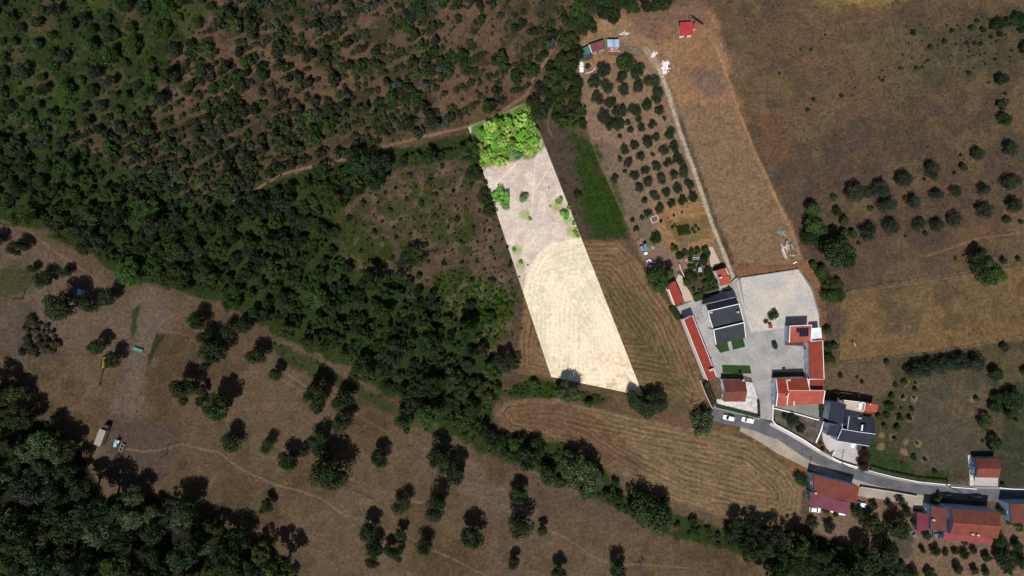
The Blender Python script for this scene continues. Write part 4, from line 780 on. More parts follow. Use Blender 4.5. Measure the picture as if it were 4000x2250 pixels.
roof_plane(b, [A[0], A[1], A[2], A[3]], M['brown_tile']); roof_plane(b, [A[3], A[2], A[4], A[5]], M['orange_brown']); trim(b, [A[3], A[2]], .22, .2, 'terracotta', 'ridge_cap')  # main gable: darker north tone is painted shade, lighter south painted sun
for x, y in ((1430, 1190), (1555, 1210)): chimney(b, Z8(x, y), 6.0, .9, .45, .9, -.4, 'deep_blue_wall')
q = zf(Z8, (792, 1130, 3.2), (1846, 1278, 3.2), (1830, 1386, 2.7), (765, 1306, 2.7)); roof_plane(b, q, M['rose_metal'], .08, 'veranda_roof'); walls(b, q, M['deep_blue_wall'], .4); place_origin(b)
b = bld('edge_house', 'brown tiled house cut by the right edge of the view')
q = zf(Z8, (2255, 515, 5.0), (2900, 505, 5.0), (2900, 930, 4.6), (2300, 935, 4.6)); t = walls(b, q, M['deep_blue_wall'], .12); openings(b, t, (1.5, 3.4), 0); roof_plane(b, q, M['brown_tile']); place_origin(b)
# small things like huts
b = bld('garden_shelter', 'small grey sheet roofed shelter between the garden shrubs', 'shelter')
q = zf(Z9, (1095, 970, 2.2), (1205, 965, 2.2), (1218, 1135, 2.0), (1085, 1130, 2.0)); roof_plane(b, q, M['steel'], .05); walls(b, q, M['wood'], .2); place_origin(b)
b = bld('garden_shelter', 'pale blue roofed field hut between dark oaks by the left meadow', 'hut')
q = zf(cc(0, 2), (782, 5, 2.3), (822, 20, 2.3), (812, 75, 2.1), (770, 68, 2.1)); roof_plane(b, q, M['blue_metal'], .06); walls(b, q, M['grey_wall'], .15); place_origin(b); b.name = 'field_hut'
b = bld('pump_box', 'little red roofed box beside shrubs in the gravel yard', 'box')
q = zf(Z4, (115, 400, 1.2), (235, 392, 1.2), (240, 528, 1.1), (120, 535, 1.1)); roof_plane(b, q, M['terracotta_dark'], .06); walls(b, q, M['white_wall'], .1); place_origin(b)
# ------------------------------------------------------------------ walls
def wall(label, f, pts, h=.9, w_=.25, mat='white_trim', cap=True, name='boundary_wall'):
    pl = [f(*q) for q in pts]; p0 = P(*pl[0])
    o = slab(name, pl, w_, h, M[mat], label, 'wall', z0=-.02)
    if cap: slab('coping', pl, w_ + .08, .06, M['white_trim'] if mat == 'white_trim' else M['pale_stone'], parent=o, z0=h - .015)
    return o
wall('thin grey wall beside the dark hedge near the parked cars', c22, ((1885, 925), (1940, 1060), (2012, 1212)), .8, .2, 'concrete')
wall('white wall dividing the concrete yard from the rocky bed', Z5, ((250, 1140), (800, 1275), (1420, 1449)), .7, .25)
wall('white wall along the bend of the road below the rocky bed', c32, ((42, 1170), (38, 1330), (70, 1370), (230, 1455), (360, 1530), (520, 1636)), .9, .25)
wall('curved white wall in front of the pale patio', c33, ((655, 195), (632, 235), (650, 262), (720, 296), (890, 348)), 1.0, .3)
wall('long low white wall below the hedge on the road', c33, ((1000, 382), (1250, 447), (1500, 496), (1820, 528)), .6, .2)
wall('pale low wall along the road past the garage drive', c33, ((1830, 548), (2060, 566), (2090, 572)), .5, .2)
wall('white low wall along the road at the right edge', c33, ((2320, 555), (2440, 568), (2700, 575)), .6, .2)
wall('dark brown retaining wall between the road and the dirt lane', c33, ((920, 545), (1200, 588), (1495, 640)), 1.1, .3, 'brick')
wall('white wall rising beside the dark gap west of the villa', Z6, ((162, 505), (100, 700), (12, 905)), 1.0, .35)
wall('thin dark wall round the top of the gravel yard', D, ((1862, 699), (2008, 677), (2040, 722), (2062, 800)), .7, .18, 'concrete', False)
wall('low pink wall left of the garden path', Z2, ((262, 70), (380, 330), (462, 560)), .5, .18, 'pink_trim', False)
wall('crumbling pale wall right of the garden path', Z9, ((455, 880), (500, 1050), (590, 1230), (640, 1330)), .6, .25, 'pink_trim', False)
wall('low wall edging the drive beside the courtyard verge', Z2, ((1790, 125), (1850, 330), (1990, 850), (2120, 1300)), .3, .15, 'pink_trim', False)
wall('short brick wall stub at the track corner', Z2, ((1640, 160), (1720, 80), (1790, 40)), .9, .25, 'brick')
wall('low stone kerb curving round the lone shed tree', Z1, ((820, 1240), (700, 1370), (480, 1430)), .4, .25, 'pink_trim', False)
# ------------------------------------------------------------------ fences, poles
def fence(label, pts, h=1.25, every=None):
    W = [P(*q) for q in pts]
    if every:
        out = []
        for a, b2 in zip(W[:-1], W[1:]):
            k = max(1, round((b2 - a).length / every)); out += [a.lerp(b2, i / k) for i in range(k)]
        W = out + [W[-1]]
    root = empty('wire_fence', W[0], label, 'fence')
    first = None
    for i, p in enumerate(W[:98]):
        if first is None:
            first = MB().tube((0, 0, -.1), (0, 0, h), .09, .08, 6).build('post', M['dark_wood'], root); o = first
        else:
            o = first.copy(); C.objects.link(o); o.parent = root
        o.location = p - W[0]; o.rotation_euler = (random.uniform(-.05, .05), random.uniform(-.05, .05), 0)
    mb = MB()
    for a, b2 in zip(W[:-1], W[1:]):
        for z in (.45, .8, 1.15):
            mb.tube((a.x - W[0].x, a.y - W[0].y, z), (b2.x - W[0].x, b2.y - W[0].y, z), .012, .012, 4)
    mb.build('wire', M['steel'], root)
random.seed(3)
fence('post and wire fence between the gravel track and the dry paddock', [c(2, 0, *q) for q in ((1405, 320), (1440, 390), (1465, 460), (1495, 560), (1540, 720), (1575, 810), (1605, 920), (1635, 1000), (1660, 1070), (1690, 1170), (1710, 1220), (1745, 1310), (1770, 1380))] + [c(2, 1, *q) for q in ((1790, 0), (1820, 80), (1845, 150), (1872, 230), (1900, 300), (1925, 385), (1955, 460), (1978, 530), (2000, 610), (2030, 680), (2055, 750), (2085, 820), (2112, 900), (2140, 970), (2165, 1045), (2195, 1120), (2225, 1200), (2285, 1230), (2365, 1225), (2440, 1215))] + [c(3, 1, *q) for q in ((150, 1170), (235, 1160), (320, 1140))])
fence('post and wire fence above the bright red shed', [c(2, 0, *q) for q in ((1440, 215), (1525, 208), (1605, 195), (1690, 190), (1775, 185))])
fence('post and wire fence between the paddock and the big field', [c(2, 0, *q) for q in ((2050, 310), (2125, 450), (2170, 550), (2210, 680), (2230, 760), (2265, 850), (2295, 920), (2320, 990), (2350, 1060), (2380, 1140), (2420, 1280))] + [c(2, 1, *q) for q in ((2480, 0), (2515, 70), (2540, 140), (2565, 210))] + [c(3, 1, *q) for q in ((20, 290), (45, 370), (70, 450), (100, 520), (130, 600), (160, 680), (190, 750), (220, 830), (260, 900), (310, 1020))])
fence('post fence along the lower edge of the pony field', [c(3, 2, *q) for q in ((725, 750), (750, 745), (890, 730), (975, 725), (1050, 715), (1140, 700), (1220, 695), (1300, 690), (1375, 680), (1450, 675), (1555, 665), (1640, 655), (1715, 640), (1790, 630), (1865, 610), (1940, 595), (2010, 590), (2080, 575), (2150, 560), (2225, 550), (2300, 530), (2370, 515), (2450, 495), (2545, 485), (2620, 475))])
fence('post fence along the upper edge of the pony field', [c(3, 1, *q) for q in ((790, 1480), (1150, 1422), (1500, 1362), (2060, 1275), (2400, 1210), (2620, 1180))], 1.2, 3.0)
fence('post fence down the left side of the pony field', [c(3, 2, *q) for q in ((800, 35), (715, 190), (712, 480), (722, 745))], 1.2, 3.4)
def pole(label, q, h, rz=0.0, arm=True, r=.17):
    p = P(*q); root = empty('utility_pole', p, label, 'pole', rz=rz)
    MB().tube((0, 0, -.2), (0, 0, h), r, r * .65, 8).build('shaft', M['dark_wood'], root)
    if arm:
        a = MB().box(0, 0, h - .35, 1.5, .1, .12).build('crossarm', M['wood'], root)
        for x in (-.65, 0, .65): MB().tube((x, 0, h - .29), (x, 0, h - .1), .05, .04, 6).build('insulator', M['white_trim'], a)
pole('lone pole on the brown meadow beside the winding footpath', c(0, 3, 1675, 225), 6.5, .3)
pole('pole at the left corner of the roadside house with maroon lean-to', c(3, 3, 418, 330), 6, .2)
pole('tall pole on the pale pavement in front of the patio wall', c(3, 3, 735, 312), 8.5, .5)
pole('short pole at the gate of the pale patio', c(3, 3, 630, 238), 3.2, 0, False)
pole('tall pole beside the hedge where the dark cars are parked', c(3, 3, 1785, 530), 9, .4, True, .17)
pole('pole on the brown slope below the long red barn', c(2, 2, 1800, 1160), 7, .1)
pole('pole on the green meadow edge by the small dark oak', c(1, 2, 255, 745), 6, .3)
pole('pole standing near the shrubs in the upper left meadow', c(0, 2, 235, 105), 6, .8)
pole('thin pole standing alone in the green garden', c(3, 2, 1900, 1262), 5, .2, False, .1)
def cable(label, qa, ha, qb, hb):
    a = P(*qa, 0); b2 = P(*qb, 0); a.z = ha - .25; b2.z = hb - .25; mb = MB(); n_ = 14
    for off in (-.5, .5):
        pts_ = [a.lerp(b2, i / n_) - Vector((0, off, 4 * .6 * (i / n_) * (1 - i / n_))) for i in range(n_ + 1)]
        for u, v in zip(pts_[:-1], pts_[1:]): mb.tube(u, v, .025, .025, 4)
    tag(mb.build('power_cable', M['dark_steel']), label, 'cable')
cable('cables strung over the road from the patio pole to the hedge pole', c(3, 3, 735, 312), 8.5, c(3, 3, 1785, 530), 9)
cable('cables from the patio pole to the pole by the roadside house', c(3, 3, 735, 312), 8.5, c(3, 3, 418, 330), 6)
# ------------------------------------------------------------------ vehicles
def car(name, label, f, ctr, length, heading, paint, kind='hatch', width=1.75, cat='car', group=None):
    """heading: direction of the bonnet in image degrees (0 = right, 90 = up)"""
    L = length; Wd = width; h = 1.5; p = P(*f(*ctr), .7); root = empty(name, (p.x, p.y, 0), label, cat, group, R_(heading))
    hw = Wd / 2
    def sec(x, w_, zb, zt, r=.12): return [(x, -w_, zb), (x, -w_, zt - r), (x, -w_ + r, zt), (x, w_ - r, zt), (x, w_, zt - r), (x, w_, zb)]
    mb = MB()
    if kind == 'pickup':
        xs = [(-.5, .86, .82), (-.48, .95, .86), (.12, 1, .88), (.30, 1, .9), (.44, .94, .84), (.5, .8, .7)]
    else:
        xs = [(-.5, .82, .78), (-.47, .94, .92), (-.25, 1, .98), (.2, 1, .96), (.40, .95, .86), (.47, .88, .76), (.5, .74, .62)]
    mb.loft([sec(x * L, hw * a, .28, z) for x, a, z in xs]); body = mb.build('body', M[paint], root, smooth=False, bevel=.04)
    if kind == 'pickup': cab = [(-.02, .80, .9), (.0, .76, 1.5), (.14, .74, 1.55), (.24, .78, .9)]; rf = (.07, .17)
    elif kind == 'van': cab = [(-.49, .88, .92), (-.48, .84, 1.7), (.12, .82, 1.72), (.27, .86, .95)]; rf = (-.18, .60)
    else: cab = [(-.46, .80, .92), (-.38, .72, 1.4), (.06, .74, 1.48), (.24, .82, .93)]; rf = (-.15, .46)
    g = MB()
    x0, x1, x2, x3 = [cb[0] * L for cb in cab]; z0, z1, z2, z3 = [cb[2] for cb in cab]; w0, w1, w2, w3 = [cb[1] * hw for cb in cab]
    vs = [(x0, -w0, z0), (x3, -w3, z3), (x3, w3, z3), (x0, w0, z0), (x1, -w1, z1), (x2, -w2, z2), (x2, w2, z2), (x1, w1, z1)]
    g.add(vs, [(0, 1, 5, 4), (1, 2, 6, 5), (2, 3, 7, 6), (3, 0, 4, 7), (4, 5, 6, 7)]); g.build('window_glass', M['glass'], root)
    r_ = MB(); e = .035
    r_.loft([[(x1, -w1 - e, z1 - .02), (x1, -w1 - e, z1 + .03), (x1, w1 + e, z1 + .03), (x1, w1 + e, z1 - .02)], [(x2, -w2 - e, z2 - .02), (x2, -w2 - e, z2 + .03), (x2, w2 + e, z2 + .03), (x2, w2 + e, z2 - .02)]]); r_.build('roof', M[paint], root, bevel=.02)
    if kind == 'pickup':
        MB().box(-.25 * L, 0, .905, .44 * L, Wd * .86, .03).build('load_bed', M[paint if name != 'pickup_truck' else paint], root)
    if kind == 'van':
        pass
    for sx in (-.31, .31):
        for sy in (-1, 1):
            y = sy * (hw - .1); wh = MB().tube((sx * L, y - .1, .32), (sx * L, y + .1, .32), .32, .32, 16).build('wheel', M['rubber'], root)
            MB().tube((sx * L, y - .105, .32), (sx * L, y + .105, .32), .18, .18, 12).build('rim', M['alu'], wh)
    for sy in (-1, 1):
        MB().box(.478 * L, sy * hw * .68, .62, .10, .34, .14).build('headlight', M['lamp'], root)
        MB().box(-.492 * L, sy * hw * .72, .72, .06, .22, .2).build('tail_light', M['red_lamp'], root)
        MB().box(.2 * L, sy * (hw + .1), .98, .12, .2, .12).build('mirror', M[paint], root)
    return root
car('parked_car', 'white car parked on the grey road, left of the two below the stone patio', ZC, (615, 390), 4.4, 168, 'car_white')
car('pickup_truck', 'white pickup parked on the road behind the white car', ZC, (1290, 470), 4.5, 167, 'car_white', 'pickup', 1.8, 'pickup truck')
car('parked_car', 'dark car parked on the road, left of the two behind the long gable house', Z8, (830, 330), 4.4, 178, 'car_dark', 'hatch', 1.8)
car('parked_car', 'dark car parked on the road, right of the two behind the long gable house', Z8, (1500, 370), 4.4, 178, 'car_dark', 'hatch', 1.8)
car('parked_car', 'white car parked below the maroon lean-to of the roadside house', Z7, (540, 1100), 4.2, -8, 'car_white')
car('pickup_truck', 'small white pickup beside the corner of the orange brown roof', Z7, (1685, 975), 3.9, 170, 'car_white', 'pickup', 1.65, 'pickup truck')
car('parked_car', 'small black and white car beside the grassy strip near the maroon roof', Z8, (100, 1185), 3.2, 125, 'car_grey', 'hatch', 1.5)
car('parked_car', 'pale green grey car nosing under the brown roof of the long gable house', Z8, (590, 1170), 3.6, 90, 'car_grey', 'hatch', 1.6)
car('parked_car', 'dark car in the shaded bay beside the red metal lean-to', Z8, (705, 1170), 3.6, 95, 'car_dark', 'hatch', 1.6)
car('light_truck', 'small white truck parked by the black tarpaulin canopy', Z1, (352, 1205), 3.9, 92, 'car_white', 'pickup', 1.5, 'truck')
# box trailer / lorry body
p0, p1, p2, p3 = [P(*ZL(*q), 3.4) for q in ((525, 380), (778, 470), (535, 1115), (280, 1030))]
ctr = (p0 + p1 + p2 + p3) / 4; ax = ((p3 + p2) / 2 - (p0 + p1) / 2); Lt = ax.length; rz = math.atan2(ax.y, ax.x); Wt = ((p1 - p0).length)
r = empty('lorry', (ctr.x, ctr.y, 0), 'dusty pale lorry with open-topped box body parked on the lower left meadow', 'lorry', rz=rz)
MB().box(0, 0, 2.1, Lt, Wt, 2.4).build('cargo_box', M['trailer_top'], r, bevel=.03)
fr = MB()
for (x, y, sx, sy) in ((0, Wt / 2 - .04, Lt + .1, .14), (0, -Wt / 2 + .04, Lt + .1, .14), (Lt / 2 - .04, 0, .14, Wt), (-Lt / 2 + .04, 0, .14, Wt)): fr.box(x, y, 3.36, sx, sy, .12)
fr.build('rim', M['trailer_rim'], r)
MB().box(0, 0, .75, Lt, .9, .25).build('chassis', M['dark_steel'], r)
cb = MB().box(-Lt / 2 - 1.0, 0, 1.4, 1.7, 2.2, 2.0, 0, .92).build('cab', M['car_dark'], r, bevel=.08); MB().box(-Lt / 2 - 1.83, 0, 1.8, .06, 1.9, .7).build('windscreen', M['glass'], cb)
for x in (-Lt / 2 - .9, Lt * .22, Lt * .38):
    for s_ in (-1, 1): MB().tube((x, s_ * .85, .5), (x, s_ * 1.15, .5), .5, .5, 16).build('wheel', M['rubber'], r)
# tanker
a = P(*ZL(1250, 830), 1.3); b2 = P(*ZL(1155, 1120), 1.3); cen = (a + b2) / 2; d = b2 - a; L = d.length + .3; r = empty('water_tanker', (cen.x, cen.y, 0), 'pale blue cylindrical tank trailer standing right of the dusty lorry', 'tank trailer', rz=math.atan2(d.y, d.x))
rings = []
for x, rr in ((-.5, .3), (-.48, .52), (-.42, .66), (0, .7), (.42, .66), (.48, .52), (.5, .3)): rings.append([(x * L, rr * math.cos(t), 1.15 + rr * math.sin(t)) for t in [2 * math.pi * k / 16 for k in range(16)]])
MB().loft(rings).build('tank', M['cyan_paint'], r, smooth=True)
for x in (-.25, .05, .3): MB().tube((x * L - .04, 0, 1.15), (x * L + .04, 0, 1.15), .72, .72, 18).build('band', M['teal'], r)
MB().box(-.62 * L, 0, .7, 1.6, .5, .12).tube((-.5 * L, .4, .6), (-.95 * L, 0, .5), .06).tube((-.5 * L, -.4, .6), (-.95 * L, 0, .5), .06).build('drawbar', M['dark_steel'], r)
MB().box(-.25 * L, .85, 1.2, 1.0, .35, .5).build('tool_box', M['car_white'], r)
for s_ in (-1, 1): MB().tube((.1 * L, s_ * .75, .4), (.1 * L, s_ * .98, .4), .4, .4, 14).build('wheel', M['rubber'], r)
# small frame trailer
a = P(*ZL(1500, 1030), .8); b2 = P(*ZL(1390, 1290), .8); cen = (a + b2) / 2; d = b2 - a; L = d.length + .2; r = empty('cage_trailer', (cen.x, cen.y, 0), 'small cream framed open trailer beside the pale blue tank trailer', 'trailer', rz=math.atan2(d.y, d.x))
fr = MB()
for x in (-L / 2, .05, L / 2): fr.box(x, 0, .75, .12, 1.25, .12)
for y in (-.58, .58): fr.box(0, y, .752, L, .11, .11)
fr.build('frame', M['cream_paint'], r)
bx = MB()
for y in (-.58, .58): bx.box(0, y, .5, L - .02, .05, .42)
for x in (-L / 2 + .02, L / 2 - .02): bx.box(x, 0, .5, .05, 1.15, .42)
bx.box(0, 0, .32, L, 1.15, .05); bx.build('side_panel', M['dark_wood'], r)
for s_ in (-1, 1): MB().tube((0, s_ * .6, .28), (0, s_ * .76, .28), .28, .28, 12).build('wheel', M['rubber'], r)
MB().box(-L / 2 - .5, 0, .4, 1.0, .08, .08).build('drawbar', M['dark_steel'], r)
# telehandler
a = P(*ZE(780, 560), 1.2); b2 = P(*ZE(660, 1040), 1.2); cen = (a + b2) / 2; d = b2 - a; L = d.length; r = empty('boom_loader', (cen.x, cen.y, 0), 'old yellow wheeled loader with long dark boom beside a dark oak', 'loader', rz=math.atan2(d.y, d.x))
MB().loft([[(x, -w_, .7), (x, w_, .7), (x, w_ * .8, z), (x, -w_ * .8, z)] for x, w_, z in ((-.5 * L, .3, 1.2), (-.45 * L, .45, 1.5), (-.1 * L, .45, 1.6), (.1 * L, .32, 1.4), (.5 * L, .3, 1.3))]).build('body', M['yellow'], r, bevel=.04)
MB().tube((-.1 * L, -.05, 1.7), (.52 * L, -.05, 1.5), .16, .14, 8).build('boom_base', M['yellow'], r)
q = P(*ZE(565, 1500), 1.0); MB().tube((.52 * L, -.05, 1.5), (.52 * L + 6.2, -.05, .75), .17, .13, 8).build('boom', M['dark_steel'], r); MB().box(.52 * L + 6.4, -.05, .55, .35, .7, .5).build('grab', M['dark_steel'], r)
MB().box(-.18 * L, .35, 1.75, 1.1, .5, .5).build('engine_cover', M['dark_steel'], r)
for x in (-.4 * L, .35 * L):
    for s_ in (-1, 1): MB().tube((x, s_ * .7, .55), (x, s_ * 1.1, .55), .55, .55, 16).build('wheel', M['rubber'], r)
# green trough
a, b2, c2, d2 = [P(*ZE(*q), .8) for q in ((1950, 150), (2335, 285), (2300, 415), (1915, 280))]
cen = (a + b2 + c2 + d2) / 4; d = b2 - a; L = d.length; Wd = (c2 - b2).length; r = empty('green_container', (cen.x, cen.y, 0), 'sea green slatted metal container lying on the pale track', 'container', rz=math.atan2(d.y, d.x))
MB().box(0, 0, .4, L, Wd, .78).build('shell', M['green_paint'], r, bevel=.05); rb = MB()
for k in range(7): rb.box(-L / 2 + .3 + k * (L - .6) / 6, 0, .82, .08, Wd - .05, .07)
for y in (-Wd / 2 + .05, 0, Wd / 2 - .05): rb.box(0, y, .80, L, .09, .07)
rb.build('lid_rib', M['green_paint'], r)
# teal van wreck group
def hutbox(name, label, cat, f, q, z, mat, wmat='grey_wall'):
    b_ = bld(name, label, cat); qq = [(*f(*p), z) for p in q]; walls(b_, qq, M[wmat], .03, .05, 'body'); roof_plane(b_, qq, M[mat], .06, 'roof'); return b_
b = hutbox('tractor_shelter', 'curved teal covered shelter beside the fig tree', 'shelter', ZD, ((500, 500), (595, 465), (650, 700), (520, 735)), 2.1, 'teal'); roof_plane(b, [(*ZD(x, y), z) for x, y, z in ((550, 480, 2.35), (595, 468, 2.1), (652, 700, 2.1), (600, 715, 2.35))], M['teal'], .04, 'roof'); place_origin(b)
b = hutbox('metal_cabin', 'pale blue grey metal cabin leaning on the teal shelter', 'cabin', ZD, ((368, 570), (450, 545), (500, 725), (425, 735)), 1.7, 'steel'); place_origin(b)
b = hutbox('water_box', 'square white plastic box in front of the teal shelter', 'box', ZD, ((505, 785), (610, 755), (638, 840), (535, 875)), 1.0, 'car_white', 'white_wall'); place_origin(b)
def pile(name, label, cat, f, ctr, rx, ry, mats, n, sz, seed, h=.5, longs=False):
    rd_ = random.Random(seed); p = P(*f(*ctr)); root = empty(name, p, label, cat); groups = {}
    for i in range(n):
        a_ = rd_.uniform(0, 6.28); q = math.sqrt(rd_.random()); wb = .72 + .3 * math.sin(2 * a_ + seed) + .22 * math.sin(5 * a_ + 2 * seed) + (.6 * rd_.random() if rd_.random() < .12 else 0); x = math.cos(a_) * q * rx * wb; y = math.sin(a_) * q * ry * wb; m_ = mats[i % len(mats)]
        mb_ = groups.setdefault(m_, MB()); zt = h * (1 - q) + .08; s_ = sz * rd_.uniform(.5, 1.3)
        if longs: mb_.box(x, y, zt, s_ * rd_.uniform(2, 5), s_ * .25, s_ * .2, rd_.uniform(-.5, .5) + (1.57 if rd_.random() < .3 else 0))
        else: mb_.box(x, y, zt * .5, s_, s_ * rd_.uniform(.5, 1), zt + s_ * .5, rd_.uniform(0, 3), .7)
    for m_, mb_ in groups.items(): mb_.build('rubble' if not longs else 'bar', M[m_], root)
pile('scrap_pile', 'heap of rusty red and pale poles above the teal shelter', 'scrap pile', ZD, (370, 390), .8, 1.5, ['rust', 'pale_wood', 'rust'], 26, .5, 1, .6, True)
pile('tarp_heap', 'crumpled blue tarpaulin heap beside the big round tree', 'heap', ZD, (740, 1090), 1.1, 1.3, ['blue_tarp', 'blue_tarp', 'white_trim'], 40, .6, 2, .7)
pile('stone_pile', 'scatter of pale pinkish stones below the fig tree', 'stone pile', ZD, (810, 610), .8, .7, ['pink_trim', 'pale_stone'], 30, .25, 3, .15)
pile('junk_pile', 'white plastic junk beside the blue tarpaulin heap', 'junk', ZD, (745, 1275), .6, .3, ['white_trim', 'pale_stone'], 12, .3, 4, .3)
pile('rubble_pile', 'large white rubble heap at the top of the gravel track', 'rubble pile', cc(2, 0), (1540, 675), 2.0, 2.2, ['white_trim', 'pink_trim', 'white_wall'], 420, .42, 5, .6)
pile('rubble_pile', 'smaller pale green white rubble heap above the large white one', 'rubble pile', cc(2, 0), (1425, 548), 1.15, 1.1, ['white_wall', 'pale_stone', 'white_trim'], 160, .35, 6, .45)
pile('metal_pile', 'stack of grey metal frames beside the pale blue roofed shed', 'scrap pile', Z1, (1740, 95), 2.4, .7, ['steel', 'steel', 'white_trim'], 46, .5, 7, .5, True)
pile('brick_stack', 'orange red crates beside the stack of grey metal frames', 'crates', Z1, (1620, 190), .75, .5, ['rust', 'terracotta'], 26, .4, 8, .5)
pile('coil_heap', 'round heap of grey fencing wire and mesh in the paddock corner', 'wire heap', ZS, (630, 330), 1.5, 1.4, ['steel', 'steel', 'pale_stone'], 150, .3, 9, .5, True)
pile('plank_pile', 'pink and pale planks crossed in the paddock corner', 'planks', ZS, (790, 830), 1.7, .8, ['pale_wood', 'pink_trim'], 18, .55, 10, .4, True)
pile('brick_heap', 'broken orange brick heap by the paddock gate', 'brick heap', ZS, (1010, 1080), 1.9, .8, ['brick', 'brick', 'pink_trim', 'pale_stone'], 70, .3, 11, .3)
b = bld('metal_sheet', 'long grey metal sheet lying in the paddock corner', 'sheet'); roof_plane(b, zf(ZS, (600, 870, .3), (690, 840, .5), (790, 1160, .35), (720, 1190, .25)), M['steel'], .05, 'panel'); roof_plane(b, zf(ZS, (595, 680, .6), (615, 680, .6), (830, 1215, .62), (810, 1220, .62)), M['pink_trim'], .1, 'beam'); place_origin(b)
b = bld('metal_tank', 'blue grey half round metal tank in the paddock corner', 'tank'); a = P(*ZS(940, 700), .4); d = P(*ZS(1020, 880), .4); MB().tube(a, d, .42, .42, 14).build('barrel', M['teal'], b); MB().tube(a + (d - a) * .3, a + (d - a) * .36, .45, .45, 14).build('band', M['steel'], b); place_origin(b)
b = hutbox('water_box', 'grey green metal box left of the half round tank', 'box', ZS, ((770, 600), (850, 600), (845, 735), (770, 735)), .9, 'steel', 'grey_wall'); place_origin(b)
b = hutbox('white_bench', 'small white slab bench below the paddock gate', 'bench', ZS, ((1005, 1340), (1115, 1290), (1140, 1315), (1015, 1368)), .45, 'white_trim', 'white_wall'); place_origin(b)
# planter bench in garden, raised bed frame
b = bld('planter_trough', 'white masonry trough with dark basins among the garden shrubs', 'trough')
fr = MB()
qs = [P(*Z9(x, y)) for x, y in ((655, 700), (1110, 630), (1115, 690), (665, 755))]
for a, d in ((0, 1), (2, 3), (3, 0), (1, 2)):
    v = qs[d] - qs[a]; m_ = (qs[a] + qs[d]) / 2; fr.box(m_.x, m_.y, .35, v.length + .12, .14, .7, math.atan2(v.y, v.x))
fr.build('rim', M['white_trim'], b); m_ = sum(qs, Vector()) / 4; v = qs[1] - qs[0]; MB().box(m_.x, m_.y, .25, v.length, .6, .5, math.atan2(v.y, v.x)).build('basin', M['tarp'], b); place_origin(b)
b = bld('raised_bed', 'square pinkish raised bed frame at the foot of the orchard', 'raised bed'); fr = MB()
qs = [P(*c(2, 1, x, y)) for x, y in ((1390, 745), (1455, 718), (1475, 770), (1412, 800))]
for k in range(4):
    v = qs[(k + 1) % 4] - qs[k]; m_ = (qs[k] + qs[(k + 1) % 4]) / 2; fr.box(m_.x, m_.y, .2, v.length + .2, .22, .4, math.atan2(v.y, v.x))
fr.build('frame', M['pink_trim'], b); m_ = sum(qs, Vector()) / 4; MB().box(m_.x, m_.y, .1, 2.2, 1.6, .2, .4).build('soil', M['earth'], b); place_origin(b)
# manhole covers as part of courtyard life
for i, (f, q, lb) in enumerate(((Z2, (815, 1050), 'square drain cover in the courtyard between barn and slate house'), (Z2, (897, 908), 'small dark drain cover north of the square one in the courtyard'), (Z5, (1305, 1235), 'round dark drain cover in the stained concrete yard'), (ZC, (1960, 370), 'round drain cover at the courtyard mouth beside the road'), (Z8, (1250, 207), 'pale ringed manhole cover in the road above the dark cars'), (Z6, (392, 1345), 'pale ringed manhole cover in the road below the patio'))):
    p = P(*f(*q)); r = empty('manhole_cover', (p.x, p.y, .045), lb, 'drain cover'); MB().tube((0, 0, -.03), (0, 0, .01), .34, .34, 20).build('ring', M['pale_stone'], r); MB().tube((0, 0, -.02), (0, 0, .022), .25, .25, 20).build('lid', M['dark_steel'], r)
# horse
def skin_mesh(name, pts, edges, rad, mat, parent, sub=1):
    me = bpy.data.meshes.new(name); me.from_pydata(pts, edges, []); o = link(name, me, parent, mat)
    sk = o.modifiers.new('skin', 'SKIN'); me.skin_vertices.new() if not me.skin_vertices else None
    for i, rr in enumerate(rad): me.skin_vertices[0].data[i].radius = (rr[0], rr[1]) if isinstance(rr, tuple) else (rr, rr)
    me.skin_vertices[0].data[0].use_root = True
    ss = o.modifiers.new('sub', 'SUBSURF'); ss.levels = sub; ss.render_levels = sub; sk.use_smooth_shade = True; return o
hp = P(*c(3, 2, 856, 562)); hz = empty('horse', hp, 'pale grey horse with lowered dark head grazing in the fenced field', 'horse', rz=R_(118))
pts = [(0, 0, 1.15), (.45, 0, 1.18), (.7, 0, 1.25), (1.0, 0, 1.0), (1.25, 0, .6), (1.4, 0, .3), (-.45, 0, 1.2), (-.75, 0, 1.15), (-.92, 0, .8)]
rad = [(.30, .34), (.29, .34), (.20, .26), (.13, .19), (.1, .13), (.06, .07), (.30, .33), (.2, .24), (.04, .05)]
ed = [(0, 1), (1, 2), (2, 3), (3, 4), (4, 5), (0, 6), (6, 7), (7, 8)]
for (x, root_i, back) in ((.5, 1, False), (-.6, 6, True)):
    for s_ in (-1, 1):
        n0 = len(pts); kx = -.12 if back else .02
        pts += [(x, s_ * .19, .85), (x + (.08 if back else .02), s_ * .19, .62), (x + kx, s_ * .19, .45), (x + kx + .02, s_ * .19, .05)]; rad += [.14, .09, .06, .06]; ed += [(root_i, n0), (n0, n0 + 1), (n0 + 1, n0 + 2), (n0 + 2, n0 + 3)]
skin_mesh('body', pts, ed, rad, M['horse'], hz)
MB().loft([[(x, -w_, z), (x, w_, z), (x, w_, z + .1), (x, -w_, z + .1)] for x, w_, z in ((.62, .05, 1.45), (.85, .06, 1.3), (1.05, .05, 1.02), (1.2, .03, .78))]).build('mane', M['mane'], hz)
MB().tube((-.93, 0, 1.1), (-1.05, 0, .5), .07, .03).build('tail', M['mane'], hz)
MB().loft([[(x, -w_, z - h_), (x, w_, z - h_), (x, w_, z + h_), (x, -w_, z + h_)] for x, w_, z, h_ in ((1.12, .1, .78, .14), (1.25, .12, .58, .14), (1.45, .08, .28, .1), (1.52, .06, .2, .07))]).build('halter', M['mane'], hz)
